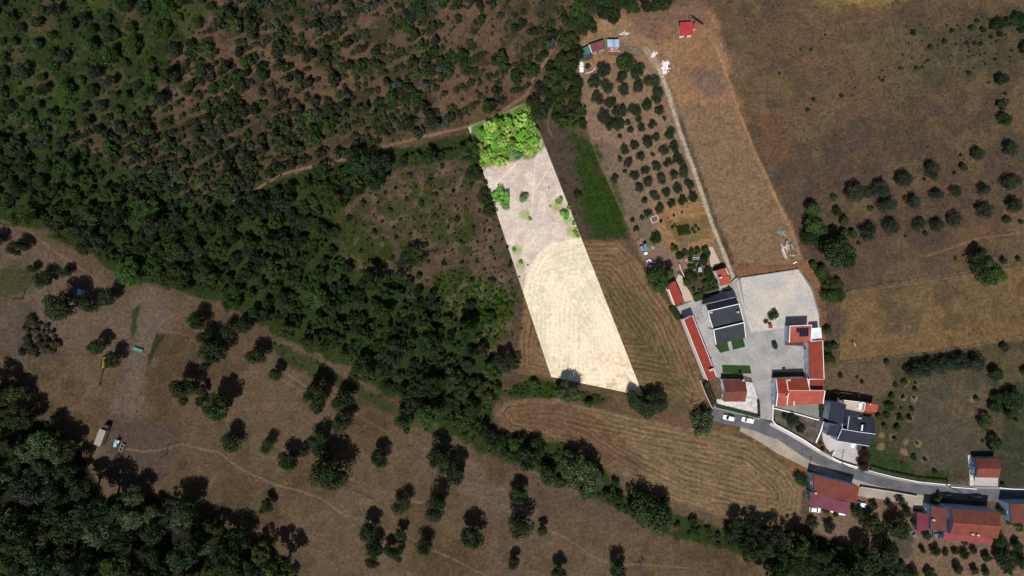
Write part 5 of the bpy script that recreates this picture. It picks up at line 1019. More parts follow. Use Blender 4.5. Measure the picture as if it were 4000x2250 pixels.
for s_ in (-1, 1): MB().tube((1.1, s_ * .09, .88), (1.06, s_ * .11, 1.02), .035, .01, 6).build('ear', M['horse'], hz)

# ------------------------------------------------------------------ foliage
def crown_mesh(name, seed, nl, leaf, nlobe=14, lr=(.30, .46), spread=.62, zs=.8, mat=None, spiky=0.0):
    r = np.random.RandomState(seed); k = nlobe
    th = r.rand(k) * 6.283; ct = r.rand(k) * 1.7 - .7; ct = np.clip(ct, -.8, 1); st = np.sqrt(1 - ct ** 2); rr = spread * (.75 + .35 * r.rand(k))
    lc = np.stack([np.cos(th) * st * rr, np.sin(th) * st * rr, ct * rr * zs], -1); lc[0] = (0, 0, .25)
    lrad = lr[0] + (lr[1] - lr[0]) * r.rand(k); lt = .72 + .56 * r.rand(k)
    w_ = lrad ** 2; w_ /= w_.sum(); idx = r.choice(k, nl, p=w_)
    d = r.randn(nl, 3); d[:, 2] = np.where(d[:, 2] < 0, d[:, 2] * .6, d[:, 2]); d /= np.linalg.norm(d, axis=1)[:, None]
    rad = np.where(r.rand(nl) < .2, r.rand(nl) * .8, .72 + .33 * r.rand(nl))
    p = lc[idx] + d * (lrad[idx] * rad)[:, None]; p[:, 2] *= 1
    if spiky: p = p * (1 + spiky * r.rand(nl)[:, None] * (r.rand(nl)[:, None] < .12))
    nrm = d + r.randn(nl, 3) * .55; nrm[:, 2] += .35; nrm /= np.linalg.norm(nrm, axis=1)[:, None]
    u = np.cross(nrm, r.randn(nl, 3)); u /= np.linalg.norm(u, axis=1)[:, None]; v = np.cross(nrm, u)
    s = leaf * (.6 + .8 * r.rand(nl)); a = (u * s[:, None]); b_ = v * (s * .62)[:, None]
    co = np.stack([p - a, p - b_ * 1.0 + a * .1, p + a, p + b_], 1).reshape(-1, 3).astype(np.float32)
    me = bpy.data.meshes.new(name); me.vertices.add(4 * nl); me.vertices.foreach_set('co', co.ravel())
    q = np.arange(4 * nl, dtype=np.int32); me.loops.add(4 * nl); me.loops.foreach_set('vertex_index', q)
    me.polygons.add(nl); me.polygons.foreach_set('loop_start', np.arange(0, 4 * nl, 4, dtype=np.int32)); me.polygons.foreach_set('loop_total', np.full(nl, 4, np.int32)); me.update(calc_edges=True)
    tint = lt[idx] * (.7 + .6 * r.rand(nl)); tint = np.repeat(tint, 4); rgba = np.stack([tint * (.92 + .16 * np.repeat(r.rand(nl), 4)), tint, tint, np.ones_like(tint)], -1).astype(np.float32)
    a = me.color_attributes.new('tint', 'FLOAT_COLOR', 'POINT'); a.data.foreach_set('color', rgba.ravel())
    return me
def trunk_mesh(name, seed, limbs=6, mat='bark'):
    rd_ = random.Random(seed); mb = MB(); mb.tube((0, 0, -.05), (.02, .02, .32), .085, .06, 8)
    for i in range(limbs):
        a = 6.283 * i / limbs + rd_.uniform(-.3, .3); rr = rd_.uniform(.35, .6); z = rd_.uniform(.5, .75)
        m1 = (math.cos(a) * rr * .45, math.sin(a) * rr * .45, .45); mb.tube((.02, .02, .3), m1, .045, .03, 6); mb.tube(m1, (math.cos(a) * rr, math.sin(a) * rr, z), .03, .012, 5)
    me = bpy.data.meshes.new(name); me.from_pydata(mb.v, [], mb.f); me.update(); me.materials.append(M[mat]); return me
KIND = {}   # kind: object name, leaf materials, crown variants, category
def reg(kind, name, cat, mats, nv, nl, leaf, **kw):
    out = []
    for i in range(nv):
        base = crown_mesh(kind + '_crown', 100 + 7 * i + len(KIND) * 31, nl, leaf, **kw)
        for mt in mats:
            me = base.copy(); me.materials.clear(); me.materials.append(M[mt]); out.append((me, mt))
    KIND[kind] = (name, cat, out)
TR = [trunk_mesh('trunk_a', 1), trunk_mesh('trunk_b', 2), trunk_mesh('trunk_c', 3)]
reg('oak', 'oak_tree', 'oak tree', ['lf_oak'], 5, 3600, .060, nlobe=26, lr=(.22, .38), spread=.70, spiky=.06)
n_, c_, o1 = KIND['oak']; reg('oak', 'oak_tree', 'oak tree', ['lf_oak'], 4, 3200, .062, nlobe=15, lr=(.28, .48), spread=.68, spiky=.06); KIND['oak'][2].extend(o1)
reg('wood', 'woodland_tree', 'woodland tree', ['lf_wood', 'lf_oak', 'lf_grey', 'lf_mix'], 6, 3600, .058, nlobe=32, lr=(.15, .34), spread=.82, spiky=.12)
reg('wgreen', 'woodland_tree', 'woodland tree', ['lf_green', 'lf_mix'], 4, 3400, .058, nlobe=28, lr=(.16, .34), spread=.8, spiky=.12)
reg('olive', 'olive_tree', 'olive tree', ['lf_olive'], 5, 2600, .058, nlobe=18, lr=(.22, .40), spread=.68, spiky=.12)
n_, c_, o1 = KIND['olive']; reg('olive', 'olive_tree', 'olive tree', ['lf_olive'], 3, 2500, .056, nlobe=16, lr=(.26, .42), spread=.66, spiky=.1); KIND['olive'][2].extend(o1)
reg('green', 'leafy_tree', 'tree', ['lf_green'], 3, 2600, .07, nlobe=16)
reg('pale', 'pale_leafy_tree', 'tree', ['lf_pale'], 3, 3600, .06, nlobe=22, lr=(.22, .36), spread=.7, spiky=.15)
reg('yellow', 'yellow_green_bush', 'bush', ['lf_yellow'], 2, 1600, .08, nlobe=10)
reg('grey', 'grey_green_bush', 'bush', ['lf_grey'], 3, 1500, .08, nlobe=10)
reg('red', 'red_leaved_tree', 'tree', ['lf_red'], 1, 3000, .06, nlobe=18)
reg('brown', 'dry_bush', 'bush', ['lf_brown'], 2, 2400, .07, nlobe=16)
reg('scrub', 'scrub_bush', 'bush', ['lf_scrub', 'lf_grey', 'lf_scrub', 'lf_oak'], 5, 620, .13, nlobe=8, spiky=.25)
reg('silver', 'scrub_bush', 'bush', ['lf_silver'], 3, 620, .12, nlobe=7, spiky=.3)
reg('sgreen', 'scrub_bush', 'bush', ['lf_green'], 3, 900, .11, nlobe=9)
reg('lime', 'brightened_green_tree', 'tree', ['lf_brightened', 'lf_brightened_pale', 'lf_brightened'], 3, 2800, .056, nlobe=28, lr=(.15, .32), spread=.8, spiky=.12)
reg('mint', 'brightened_blue_green_bush', 'bush', ['lf_brightened_blue'], 2, 1800, .075, nlobe=10)
reg('limebush', 'brightened_green_bush', 'bush', ['lf_brightened'], 2, 900, .1, nlobe=8)
rt = random.Random(11)
NOTRUNK = {'scrub', 'silver', 'sgreen', 'yellow', 'grey', 'brown', 'mint', 'limebush'}
def plant(kind, px, py, rpx, zc=None, label=None, group=None, var=None):
    """crown centre is seen at px,py with radius rpx (photo px)"""
    Rm = rpx * S; name, cat, out = KIND[kind]
    if kind in NOTRUNK: Hc = Rm * (2.0 if kind in ('scrub', 'silver', 'sgreen') else 1.5); zc = Hc * .45 if zc is None else zc
    else:
        Hc = Rm * 1.55; zc = Rm * 1.0 if zc is None else zc
    zc = max(zc, Hc * .4); pos = P(px, py, zc); me, mt = out[(rt.randrange(len(out)) if var is None else var) % len(out)]
    vs = Hc / 2 / .85 * (1.3 if zc > 1.2 * Rm else 1.0)
    if kind in NOTRUNK:
        o = bpy.data.objects.new(name, me); C.objects.link(o); o.location = (pos.x, pos.y, zc); o.scale = (Rm, Rm, vs * 1.1); o.rotation_euler = (0, 0, rt.uniform(0, 6.28)); tag(o, label, cat, group); return o
    root = empty(name, (pos.x, pos.y, 0), label, cat, group, rt.uniform(0, 6.28))
    t_ = bpy.data.objects.new('trunk', TR[rt.randrange(3)]); C.objects.link(t_); t_.parent = root; t_.scale = (Rm * 1.1, Rm * 1.1, zc * 1.45)
    cr = bpy.data.objects.new('crown', me); C.objects.link(cr); cr.parent = root; cr.location = (0, 0, zc); kk = 1.08 if kind == 'olive' else 1.0; cr.scale = (Rm * kk * rt.uniform(.98, 1.18), Rm * kk * rt.uniform(.92, 1.10), vs * rt.uniform(.85, 1.1))
    return root
ORDX = ['21st', '22nd', '23rd', '24th', '25th', '26th', '27th', '28th', '29th', '30th', '31st', '32nd', '33rd', '34th', '35th', '36th', '37th', '38th', '39th', '40th']
ORD = ['zeroth', 'first', 'second', 'third', 'fourth', 'fifth', 'sixth', 'seventh', 'eighth', 'ninth', 'tenth', 'eleventh', 'twelfth', 'thirteenth', 'fourteenth', 'fifteenth', 'sixteenth', 'seventeenth', 'eighteenth', 'nineteenth', 'twentieth']
ORD += ORDX
LOOK = {'oak': 'dark oak', 'wood': 'dark tree', 'wgreen': 'green tree', 'olive': 'grey green olive', 'green': 'green tree', 'pale': 'pale leafy tree', 'yellow': 'yellow green bush', 'grey': 'grey green bush', 'red': 'dark red tree', 'brown': 'dry brown bush', 'scrub': 'scrub bush', 'silver': 'silver bush', 'sgreen': 'green bush', 'lime': 'brightened green tree', 'mint': 'brightened blue green bush', 'limebush': 'brightened green bush'}
def stand(area, items, group, rowtol=60, zk=None):
    """items = (kind, px, py, rpx, zc or None). Labels count rows down and places from the left."""
    its = sorted(items, key=lambda t: t[2]); rows = []
    for t in its:
        if rows and t[2] - rows[-1][0][2] < rowtol: rows[-1].append(t)
        else: rows.append([t])
    for ri, row in enumerate(rows):
        row.sort(key=lambda t: t[1]); n = len(row)
        for ci, t in enumerate(row):
            side = 'alone in' if n == 1 else (ORD[ci + 1] + ' from left in')
            lb = '%s %s, %s row %s down' % (LOOK[t[0]], area, side, ['', 'one', 'two', 'three', 'four', 'five', 'six', 'seven', 'eight', 'nine', 'ten', 'eleven', 'twelve', 'thirteen', 'fourteen', 'fifteen', 'sixteen', 'seventeen', 'eighteen', 'nineteen', 'twenty'][ri + 1])
            plant(t[0], t[1], t[2], t[3], t[4] if len(t) > 4 else None, lb, group)
def L(i, j, kind, *pts, zf_=None):
    out = []
    for q in pts:
        x, y = c(i, j, q[0], q[1]); rp = q[2] / 2.576; zc = None
        if zf_: zc = rp * S * zf_
        out.append((q[3] if len(q) > 3 else kind, x, y, rp, zc))
    return out
# meadow oaks (tall)
meadow = (L(0, 1, 'oak', (165, 1050, 88), (-40, 960, 70), (430, 1360, 85), (330, 1250, 50), (640, 1300, 60), zf_=1.5)
 + L(0, 2, 'oak', (605, 185, 158), (905, 170, 88), (1080, 75, 92), (970, 590, 90), (1130, 715, 85), (1990, 335, 92), (2060, 510, 90), (2150, 640, 125), (2050, 790, 48), (2300, 435, 78), (2460, 375, 90), (1830, 1050, 128), (2020, 1040, 58), (2010, 1145, 50), (2210, 1200, 150), (2560, 700, 100), zf_=1.7)
 + L(1, 2, 'oak', (195, 870, 75), (600, 1095, 130), (620, 1240, 45), (860, 1150, 105), (860, 1370, 110), (1490, 1370, 100), zf_=1.75)
 + L(0, 3, 'oak', (2330, 110, 95), (1860, 760, 130), (1350, 640, 110, 'pale'), zf_=1.7)
 + L(1, 3, 'oak', (110, 145, 72), (320, 290, 95), (490, 195, 58), (620, 70, 92), (670, 205, 95), (755, 430, 172), (1240, 265, 92), (1810, 240, 112), (1900, 340, 90), (2010, 420, 110), (90, 760, 72), (1460, 745, 85), (1810, 760, 120), (1130, 1005, 102), (1462, 1025, 65), (1180, 1175, 85), (1170, 1310, 72), (1330, 1180, 60), (1410, 1240, 82), (1690, 1160, 80), (2170, 1060, 115), zf_=1.75)
 + L(2, 3, 'oak', (60, 640, 85), (85, 950, 122), (20, 1330, 62), (305, 990, 58), (470, 1430, 85), (1068, 1385, 88), zf_=1.75))
stand('on the brown meadow', meadow, 'oaks scattered over the brown meadow', 55)
misc = (L(2, 2, 'pale', (570, 1040, 122), (215, 965, 44), zf_=1.3) + L(2, 2, 'oak', (770, 1150, 52, 'green'), (1360, 1180, 125), (1250, 1125, 95), (1460, 1150, 105), (20, 750, 70, 'wood'), zf_=1.2) + L(2, 2, 'pale', (1915, 1365, 118), zf_=.9) + L(1, 2, 'wood', (2490, 740, 105), zf_=1.2)
 + L(2, 3, 'oak', (150, 260, 130), (340, 420, 110), (60, 130, 80, 'wgreen'), (700, 430, 180, 'pale'), (600, 280, 110, 'pale'), (840, 480, 100, 'pale'), (250, 160, 90), (1400, 830, 190), (1290, 760, 110), (1500, 760, 110), (1040, 510, 42), (1160, 560, 28), (1820, 905, 48), (2190, 1090, 38), (1060, 690, 70, 'wgreen'), (760, 620, 70, 'wgreen'), (950, 640, 55, 'yellow'), (480, 520, 60, 'wgreen'), zf_=1.1))
stand('beside the mown fields', misc, 'trees and bushes round the mown fields', 60)
orch = (L(2, 0, 'olive', (1155, 632, 100, 'green'), (770, 675, 33), (920, 700, 74), (1270, 730, 78), (830, 820, 66), (1118, 790, 65), (1410, 820, 70), (945, 880, 70), (1270, 872, 64), (1150, 905, 68), (1465, 960, 72), (870, 990, 70), (1360, 1050, 55, 'green'), (990, 1035, 62), (1230, 1120, 65), (1085, 1120, 72), (1485, 1110, 50), (925, 1165, 70), (1000, 1255, 68), (1080, 1250, 62), (1275, 1195, 35), (1165, 1235, 32), (1530, 1195, 28, 'yellow'), (1413, 1250, 47), (1305, 1285, 42), (1187, 1320, 40), (1585, 1340, 55), (1468, 1380, 45), (1088, 1375, 27), (1358, 1405, 50), zf_=.75)
 + L(2, 1, 'olive', (1137, 62, 50), (1235, 15, 48), (1365, -5, 46), (1523, 65, 52), (1640, 35, 55), (1170, 190, 48), (1287, 143, 52), (1415, 108, 25), (1453, 225, 53), (1570, 190, 46), (1683, 155, 60), (1080, 155, 35, 'yellow'), (1135, 285, 28, 'yellow'), (1228, 318, 50), (1340, 272, 48), (1730, 282, 62), (1615, 318, 53), (1505, 352, 52), (1388, 392, 58), (1280, 440, 48), (1785, 412, 52), (1668, 445, 53), (1552, 490, 48), (1822, 530, 52), (1437, 525, 50), (1328, 562, 40), (1718, 568, 50), (1605, 605, 45), (1487, 652, 52), (1370, 695, 42), (1308, 735, 28), (1035, 355, 48, 'grey'), zf_=.75))
stand('in the olive orchard', orch, 'orchard trees beside the gravel track', 26)
gard = L(2, 1, 'green', (1445, 960, 62), (1250, 860, 34, 'grey'), (1215, 770, 26, 'grey'), (1635, 1055, 46, 'yellow'), (1690, 1130, 42), (1745, 1100, 36), (1810, 1085, 36), (1870, 1070, 34), (1945, 1065, 42), (1960, 1110, 36), (1800, 1130, 28), (1860, 1110, 24), (1928, 1175, 58, 'green'), (1790, 1175, 32), (1850, 1185, 26), (1780, 1240, 32), (1830, 1240, 30), (1785, 1320, 50), (1770, 1380, 50), (1830, 1350, 45), (1900, 1320, 28, 'grey'), (1975, 1290, 46), (1990, 1350, 50), (1950, 1400, 40), (2035, 1400, 36), zf_=.8) + L(2, 1, 'wgreen', (1500, 1340, 132), zf_=1.2)
gard += L(2, 2, 'green', (1830, 20, 24), (1880, 30, 22), (1930, 15, 24), (1990, 0, 26), (2050, -10, 24), (1490, -10, 60), (2180, -5, 18), zf_=.8) + L(2, 1, 'sgreen', (1615, 840, 18), (1640, 820, 16), (1820, 860, 20), (1850, 830, 18), (1880, 860, 18), (1840, 890, 16), (1630, 720, 15), (1710, 690, 14), (1500, 780, 20), (1570, 750, 10))
stand('in the walled garden', gard, 'garden trees and shrubs beside the path', 22)
ne = (L(3, 0, 'oak', (2320, 240, 66), (2430, 220, 55), (2540, 190, 75), (2560, 290, 40), (2365, 790, 66), (2360, 1065, 56), (2392, 1205, 68, 'green'), (2600, 480, 60), zf_=.9)
 + L(3, 0, 'sgreen', (2110, 210, 26), (2060, 285, 36), (2170, 300, 34), (2250, 370, 24), (2340, 340, 32), (1860, 310, 26), (1780, 420, 30), (2010, 430, 22), (2085, 435, 24), (2145, 440, 25), (1470, 330, 34), (120, 740, 18), (435, 498, 20), (330, 500, 14), (740, 965, 24), (1155, 812, 20), (1340, 690, 26), (1500, 690, 26), (1555, 675, 16), (2290, 602, 20), (2222, 835, 16), (2392, 942, 20), (2030, 735, 24), (405, 1108, 26), (1610, 610, 18), (580, 350, 14), (1640, 470, 26), (2380, 1000, 15), (2420, 1012, 16), (460, 1000, 22)))
stand('in the upper right field', ne, 'trees and bushes in the upper right field', 30)
oliv = (L(3, 1, 'olive', (880, 480, 98), (1140, 460, 92), (1010, 500, 60), (1210, 640, 100), (1370, 350, 82), (1660, 270, 80), (2110, 95, 64), (2440, 50, 74), (1970, 235, 44, 'green'), (1495, 580, 80), (1700, 530, 70), (1890, 478, 56), (2155, 460, 68), (2450, 390, 82), (1530, 825, 64), (1585, 915, 32, 'green'), (1730, 835, 75), (1890, 755, 75), (2180, 670, 80), (2480, 625, 82), (2415, 765, 40), (2552, 790, 25), (1250, 835, 78), (1015, 895, 90), (2385, 1180, 42), (2530, 1160, 30), zf_=.95)
 + L(3, 1, 'green', (460, 635, 95), (480, 840, 105), (430, 940, 88, 'oak'), (690, 1110, 185, 'oak'), (620, 1050, 100, 'oak'), (780, 1150, 100, 'oak'), (700, 690, 52), (770, 775, 55), (760, 920, 60), (870, 905, 55), (2230, 1290, 130, 'wgreen'), (2340, 1330, 70, 'yellow'), (2140, 1150, 110, 'oak'), zf_=1.1)
 + L(3, 1, 'yellow', (510, 1005, 58), (672, 540, 45), (1885, 1155, 24), (1970, 1125, 17), (1040, 650, 40), (1880, 295, 22, 'sgreen'), (1575, 355, 18, 'sgreen'), (1380, 540, 20, 'sgreen'), (1945, 115, 18, 'sgreen'), (1385, 930, 16, 'sgreen'), (650, 820, 18, 'grey'), (915, 1000, 24, 'grey')))
stand('on the right hand slope', oliv, 'trees on the right hand slope', 30)
yard = (L(3, 1, 'green', (460, 1230, 52), (560, 1300, 78), (600, 1390, 70, 'wgreen'), (690, 1430, 66, 'wgreen'), zf_=.9)
 + L(3, 2, 'green', (610, 100, 85), (700, 80, 85), (640, 20, 60, 'oak'), (55, 280, 54), (-20, 340, 24), (70, 580, 38), (600, 445, 55), (680, 575, 44), (600, 600, 50), (600, 700, 60), (650, 730, 40), (700, 1075, 42), (175, 1298, 38, 'yellow'), (262, 1350, 64, 'oak'), (335, 1425, 44, 'oak'), zf_=.9))
stand('round the orange roofed yard', yard, 'trees and shrubs round the courtyard houses', 30)
se = (L(3, 2, 'oak', (1195, 742, 30), (1475, 825, 88, 'olive'), (1600, 808, 92, 'olive'), (1738, 778, 90, 'olive'), (1855, 765, 84, 'olive'), (1970, 752, 88, 'olive'), (2085, 725, 96, 'olive'), (2310, 845, 88, 'green'), (2380, 598, 48), (2470, 1130, 108), (2300, 1100, 56), (2290, 1200, 66), (2190, 1350, 78, 'wgreen'), (2440, 1250, 80), (2500, 1332, 24, 'sgreen'), (2600, 860, 60, 'green'), zf_=.85)
 + L(3, 2, 'green', (1380, 950, 34), (1285, 985, 30), (1487, 1025, 30), (1487, 965, 18), (1245, 1090, 32), (1360, 1100, 22), (1470, 1102, 15), (1225, 1200, 54), (1340, 1215, 18), (1450, 1220, 26), (1200, 1292, 38), (1120, 1300, 34), (1320, 1312, 46), (1430, 1310, 34, 'grey'), (1175, 1395, 32), (1300, 1405, 38), (2098, 1125, 36), (730, 885, 28), (942, 945, 25), (900, 900, 18), zf_=.8)
 + L(3, 3, 'green', (1275, 62, 30), (1500, 115, 17), (1470, 262, 32), (1582, 278, 24), (1682, 402, 28), (1350, 310, 14), (2275, 110, 78, 'wgreen'), (2160, 95, 18), (2370, 535, 30, 'yellow'), (555, 180, 26), (530, 110, 18), zf_=.8))
stand('in the green garden', se, 'trees and saplings in the green garden', 20)
plant('red', *c(3, 3, 970, 240), 24, 3.0, 'dark red leaved tree at the corner of the pale patio, upper of two', 'dark red trees beside the pale patio')
plant('red', *c(3, 3, 960, 340), 22, 2.6, 'dark red leaved tree at the corner of the pale patio, lower of two', 'dark red trees beside the pale patio')
so = L(3, 3, 'oak', (345, 490, 68), (455, 920, 58, 'olive'), (620, 965, 64, 'olive'), (900, 800, 64), (1040, 930, 108, 'wgreen'), (1310, 960, 118), (1330, 690, 50, 'grey'), (1215, 730, 42, 'grey'), (1405, 800, 60, 'grey'), (1060, 740, 48, 'grey'), (590, 805, 38, 'yellow'), (680, 830, 30, 'yellow'), (1602, 1045, 50), (2360, 1110, 66, 'green'), (2400, 1280, 105), (2540, 1320, 80), (2520, 1150, 60), (2200, 1262, 48), (2070, 1190, 38), (1890, 1200, 38), (1980, 1232, 48), (1790, 1215, 34), (1690, 1190, 54), (1550, 1182, 36), (1910, 1370, 54), (2080, 1392, 48), (2190, 1400, 44), (1980, 1122, 34), (2420, 1400, 52), (1680, 690, 48, 'green'), (2380, 800, 60, 'green'), (2440, 880, 55, 'wgreen'), (2520, 950, 50, 'wgreen'), (1480, 900, 40), (1720, 640, 36, 'red'), (1460, 1430, 60), (1640, 1440, 60), (1370, 1400, 70), zf_=.95)
stand('among the lower right houses', so, 'trees round the lower right houses', 26)
# plot vegetation, leaf colours painted brighter than the plants outside
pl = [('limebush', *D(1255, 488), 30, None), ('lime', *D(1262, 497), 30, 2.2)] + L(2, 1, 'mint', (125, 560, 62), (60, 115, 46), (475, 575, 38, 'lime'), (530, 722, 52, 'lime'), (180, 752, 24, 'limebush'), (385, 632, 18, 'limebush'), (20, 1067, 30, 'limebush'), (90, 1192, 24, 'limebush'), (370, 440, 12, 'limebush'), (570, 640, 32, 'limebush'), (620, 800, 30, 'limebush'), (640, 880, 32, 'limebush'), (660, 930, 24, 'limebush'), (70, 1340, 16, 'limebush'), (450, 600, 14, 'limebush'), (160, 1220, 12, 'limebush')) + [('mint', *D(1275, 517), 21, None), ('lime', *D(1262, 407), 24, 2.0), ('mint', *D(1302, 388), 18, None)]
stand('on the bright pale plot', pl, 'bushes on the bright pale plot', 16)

def inside(x, y, poly):
    r = False; j = len(poly) - 1
    for i in range(len(poly)):
        if (poly[i][1] > y) != (poly[j][1] > y) and x < (poly[j][0] - poly[i][0]) * (y - poly[i][1]) / (poly[j][1] - poly[i][1]) + poly[i][0]: r = not r
        j = i
    return r
def scatter(poly, rmin, rmax, gap, seed, tries=6000, avoid=()):
    rd_ = random.Random(seed); xs_ = [p[0] for p in poly]; ys_ = [p[1] for p in poly]; out = []
    for _ in range(tries):
        x = rd_.uniform(min(xs_), max(xs_)); y = rd_.uniform(min(ys_), max(ys_))
        if not inside(x, y, poly): continue
        r = rmin + (rmax - rmin) * rd_.random() ** 1.3
        if all((x - a) ** 2 + (y - b2) ** 2 > ((r + r2) * gap) ** 2 for a, b2, r2 in out) and all(math.hypot(x - a, y - b2) > r2 for a, b2, r2 in avoid): out.append((x, y, r))
    return out
def near_labels(pts, phrase, marks):
    """pts = (kind, x, y); gives each the nearest landmark and its order from the left"""
    out = [None] * len(pts); by = {}
    for i, (k, x, y) in enumerate(pts):
        m = min(marks, key=lambda t: math.hypot(t[0][0] * 1.5528 - x, t[0][1] * 1.5528 - y)); by.setdefault((LOOK[k], m[1]), []).append((x, i))
    for (lk, mk), lst in by.items():
        lst.sort()
        for j, (x, i) in enumerate(lst):
            out[i] = '%s %s, near %s%s' % (lk, phrase, mk, '' if len(lst) == 1 or j >= 40 else ', %s from left' % ORD[j + 1])
    return out
WM = [((60, 300), 'the left frame edge'), ((180, 560), 'the meadow corner'), ((350, 640), 'the meadow track'), ((300, 450), 'the scrub slope foot'), ((520, 560), 'the wood centre'), ((680, 500), 'the footpath bend'), ((860, 430), 'the upper footpath'), ((1090, 380), 'the clearing top'), ((760, 640), 'the clearing edge'), ((600, 740), 'the small oaks'), ((800, 800), 'the green strip'), ((980, 760), 'the clearing foot'), ((1000, 900), 'the meadow middle'), ((1150, 920), 'the lime clearing'), ((1150, 1050), 'the stream strip'), ((450, 700), 'the meadow path head')]
BM = [((1380, 280), 'the bright plot top'), ((1420, 160), 'the orchard footpath'), ((1470, 60), 'the farm sheds'), ((1580, 10), 'the top frame edge')]
LM = [((30, 1050), 'the left frame edge'), ((150, 1130), 'the dusty lorry'), ((80, 1300), 'the wood heart'), ((100, 1420), 'the corner'), ((280, 1320), 'the cream trailer'), ((400, 1330), 'the lone dark oak'), ((300, 1420), 'the bottom edge'), ((550, 1360), 'the meadow edge'), ((650, 1430), 'the wood tip')]
RM = [((1880, 1340), 'the mown field'), ((2000, 1380), 'the field corner'), ((2100, 1420), 'the two olives'), ((2250, 1400), 'the grassy strip'), ((1900, 1420), 'the bottom edge')]
GM_ = [((80, 60), 'the corner'), ((200, 160), 'the grassy middle'), ((380, 60), 'the top edge'), ((360, 220), 'the scrub edge'), ((60, 240), 'the left edge')]
CM = [((950, 560), 'the clearing left'), ((1050, 480), 'the clearing top'), ((1180, 480), 'the plot edge'), ((1200, 620), 'the clearing right'), ((1150, 740), 'the lime patch'), ((1050, 660), 'the dark tree')]
XM = [((1250, 1120), 'the dense wood tip'), ((1320, 1120), 'the mown field')]
PM = [((1220, 350), 'its left corner'), ((1330, 290), 'its top corner'), ((1330, 370), 'its right side')]
DM = [((100, 850), 'the meadow track'), ((60, 880), 'the left frame edge')]
SM = [((620, 60), 'the green slope'), ((800, 60), 'the top left'), ((1000, 50), 'the top centre'), ((1250, 60), 'the top right'), ((1380, 120), 'the belt of trees'), ((560, 220), 'the grass'), ((760, 180), 'the reddish gap'), ((950, 170), 'the planted rows'), ((1150, 180), 'the open slope'), ((1250, 250), 'the footpath top'), ((420, 330), 'the grassy slope'), ((620, 340), 'the slope middle'), ((820, 320), 'the side path'), ((1000, 300), 'the slope foot'), ((250, 390), 'the left wood'), ((480, 430), 'the wood edge'), ((680, 420), 'the path fork')]
def forest(poly, rmin, rmax, gap, seed, kinds, zk, label, group, tries=6000, avoid=(), marks=(), cap=999):
    pts = scatter(poly, rmin, rmax, gap, seed, tries, avoid)[:cap]; rd_ = random.Random(seed + 1)
    ks = [rd_.choice(kinds) for _ in pts]; lb = near_labels([(k, p[0], p[1]) for k, p in zip(ks, pts)], label, marks)
    for (x, y, r), k, t_ in zip(pts, ks, lb):
        plant(k, x, y, r, r * S * zk * rd_.uniform(.65, 1.55), t_, group + ' (' + LOOK[k] + ')')
    return len(pts)
WOODP = DP((-60, 330), (100, 400), (300, 490), (470, 535), (600, 510), (700, 460), (830, 425), (950, 395), (1060, 385), (1185, 352), (1195, 395), (1150, 395), (1000, 420), (925, 470), (845, 545), (855, 660), (920, 690), (1000, 695), (1080, 725), (1105, 765), (1170, 830), (1240, 920), (1248, 960), (1228, 1050), (1220, 1090), (1195, 1110), (1080, 1052), (960, 975), (890, 920), (830, 880), (700, 840), (640, 790), (540, 745), (470, 720), (330, 700), (230, 640), (120, 575), (-60, 520))
n1 = forest(WOODP, 18, 50, .80, 5, ['wood', 'wood', 'wgreen', 'oak', 'wgreen', 'wood'], 1.35, 'in the dense wood', 'trees of the dense wood', 9000, marks=WM)
n2 = forest(DP((1335, 280), (1345, 215), (1400, 140), (1425, 95), (1440, 40), (1470, -30), (1600, -40), (1700, -40), (1690, 10), (1600, 25), (1540, 40), (1480, 70), (1455, 95), (1450, 150), (1450, 200), (1475, 275), (1478, 320), (1420, 325), (1370, 290)), 22, 42, .72, 8, ['wood', 'wgreen', 'oak'], 1.0, 'in the orchard side belt', 'trees of the belt by the orchard', 3000, marks=BM)
n3 = forest(DP((-60, 965), (40, 975), (55, 1050), (110, 1075), (155, 1130), (205, 1215), (225, 1285), (300, 1260), (420, 1275), (520, 1310), (600, 1360), (680, 1390), (740, 1470), (720, 1500), (-60, 1500)), 40, 72, .76, 9, ['wood', 'wood', 'oak', 'pale', 'oak', 'wgreen'], 1.9, 'in the lower left wood', 'trees of the lower left wood', 4000, marks=LM)
n4 = forest(DP((1235, 1095), (1300, 1100), (1340, 1110), (1340, 1150), (1300, 1150), (1235, 1130)), 18, 32, .62, 10, ['oak', 'wgreen'], 1.0, 'in the stream side strip', 'trees of the stream side strip', 500, marks=XM)
n5 = forest([c(3, 3, *q) for q in ((-420, 900), (-250, 870), (-50, 960), (100, 1010), (420, 1090), (560, 1180), (740, 1220), (980, 1130), (1200, 1170), (1300, 1270), (1340, 1330), (1300, 1480), (0, 1480), (-100, 1300), (-330, 1150))], 30, 56, .68, 12, ['wood', 'oak', 'oak'], 1.4, 'in the lower right belt', 'trees of the belt below the roadside house', 3000, marks=RM)
n6 = forest(DP((860, 560), (930, 480), (1010, 440), (1150, 410), (1210, 420), (1290, 660), (1300, 800), (1230, 880), (1120, 760), (1090, 710), (930, 680)), 5, 17, 2.3, 14, ['sgreen', 'grey', 'scrub'], .5, 'in the clearing', 'bushes in the brown clearing', 2500, marks=CM)
for x, y, r in ((1040, 640, 34), (1195, 660, 8), (1195, 435, 28), (1235, 490, 24), (1242, 515, 22), (1020, 660, 22), (1250, 560, 14), (1220, 540, 12)):
    pass
cl = [('wood', *D(1042, 645), 42, 4), ('wood', *D(1018, 668), 30, 3), ('wood', *D(1192, 438), 32, 2.5), ('wood', *D(1220, 495), 28, 2.5), ('wood', *D(1232, 530), 28, 2.6), ('wood', *D(1185, 395), 30, 3), ('pale', *D(1170, 830), 34, 4), ('wgreen', *D(1230, 800), 26, 2), ('grey', *D(1186, 770), 26, 1.5), ('grey', *D(1095, 490), 12, .8), ('yellow', *D(1455, 490), 22, 1.6)]
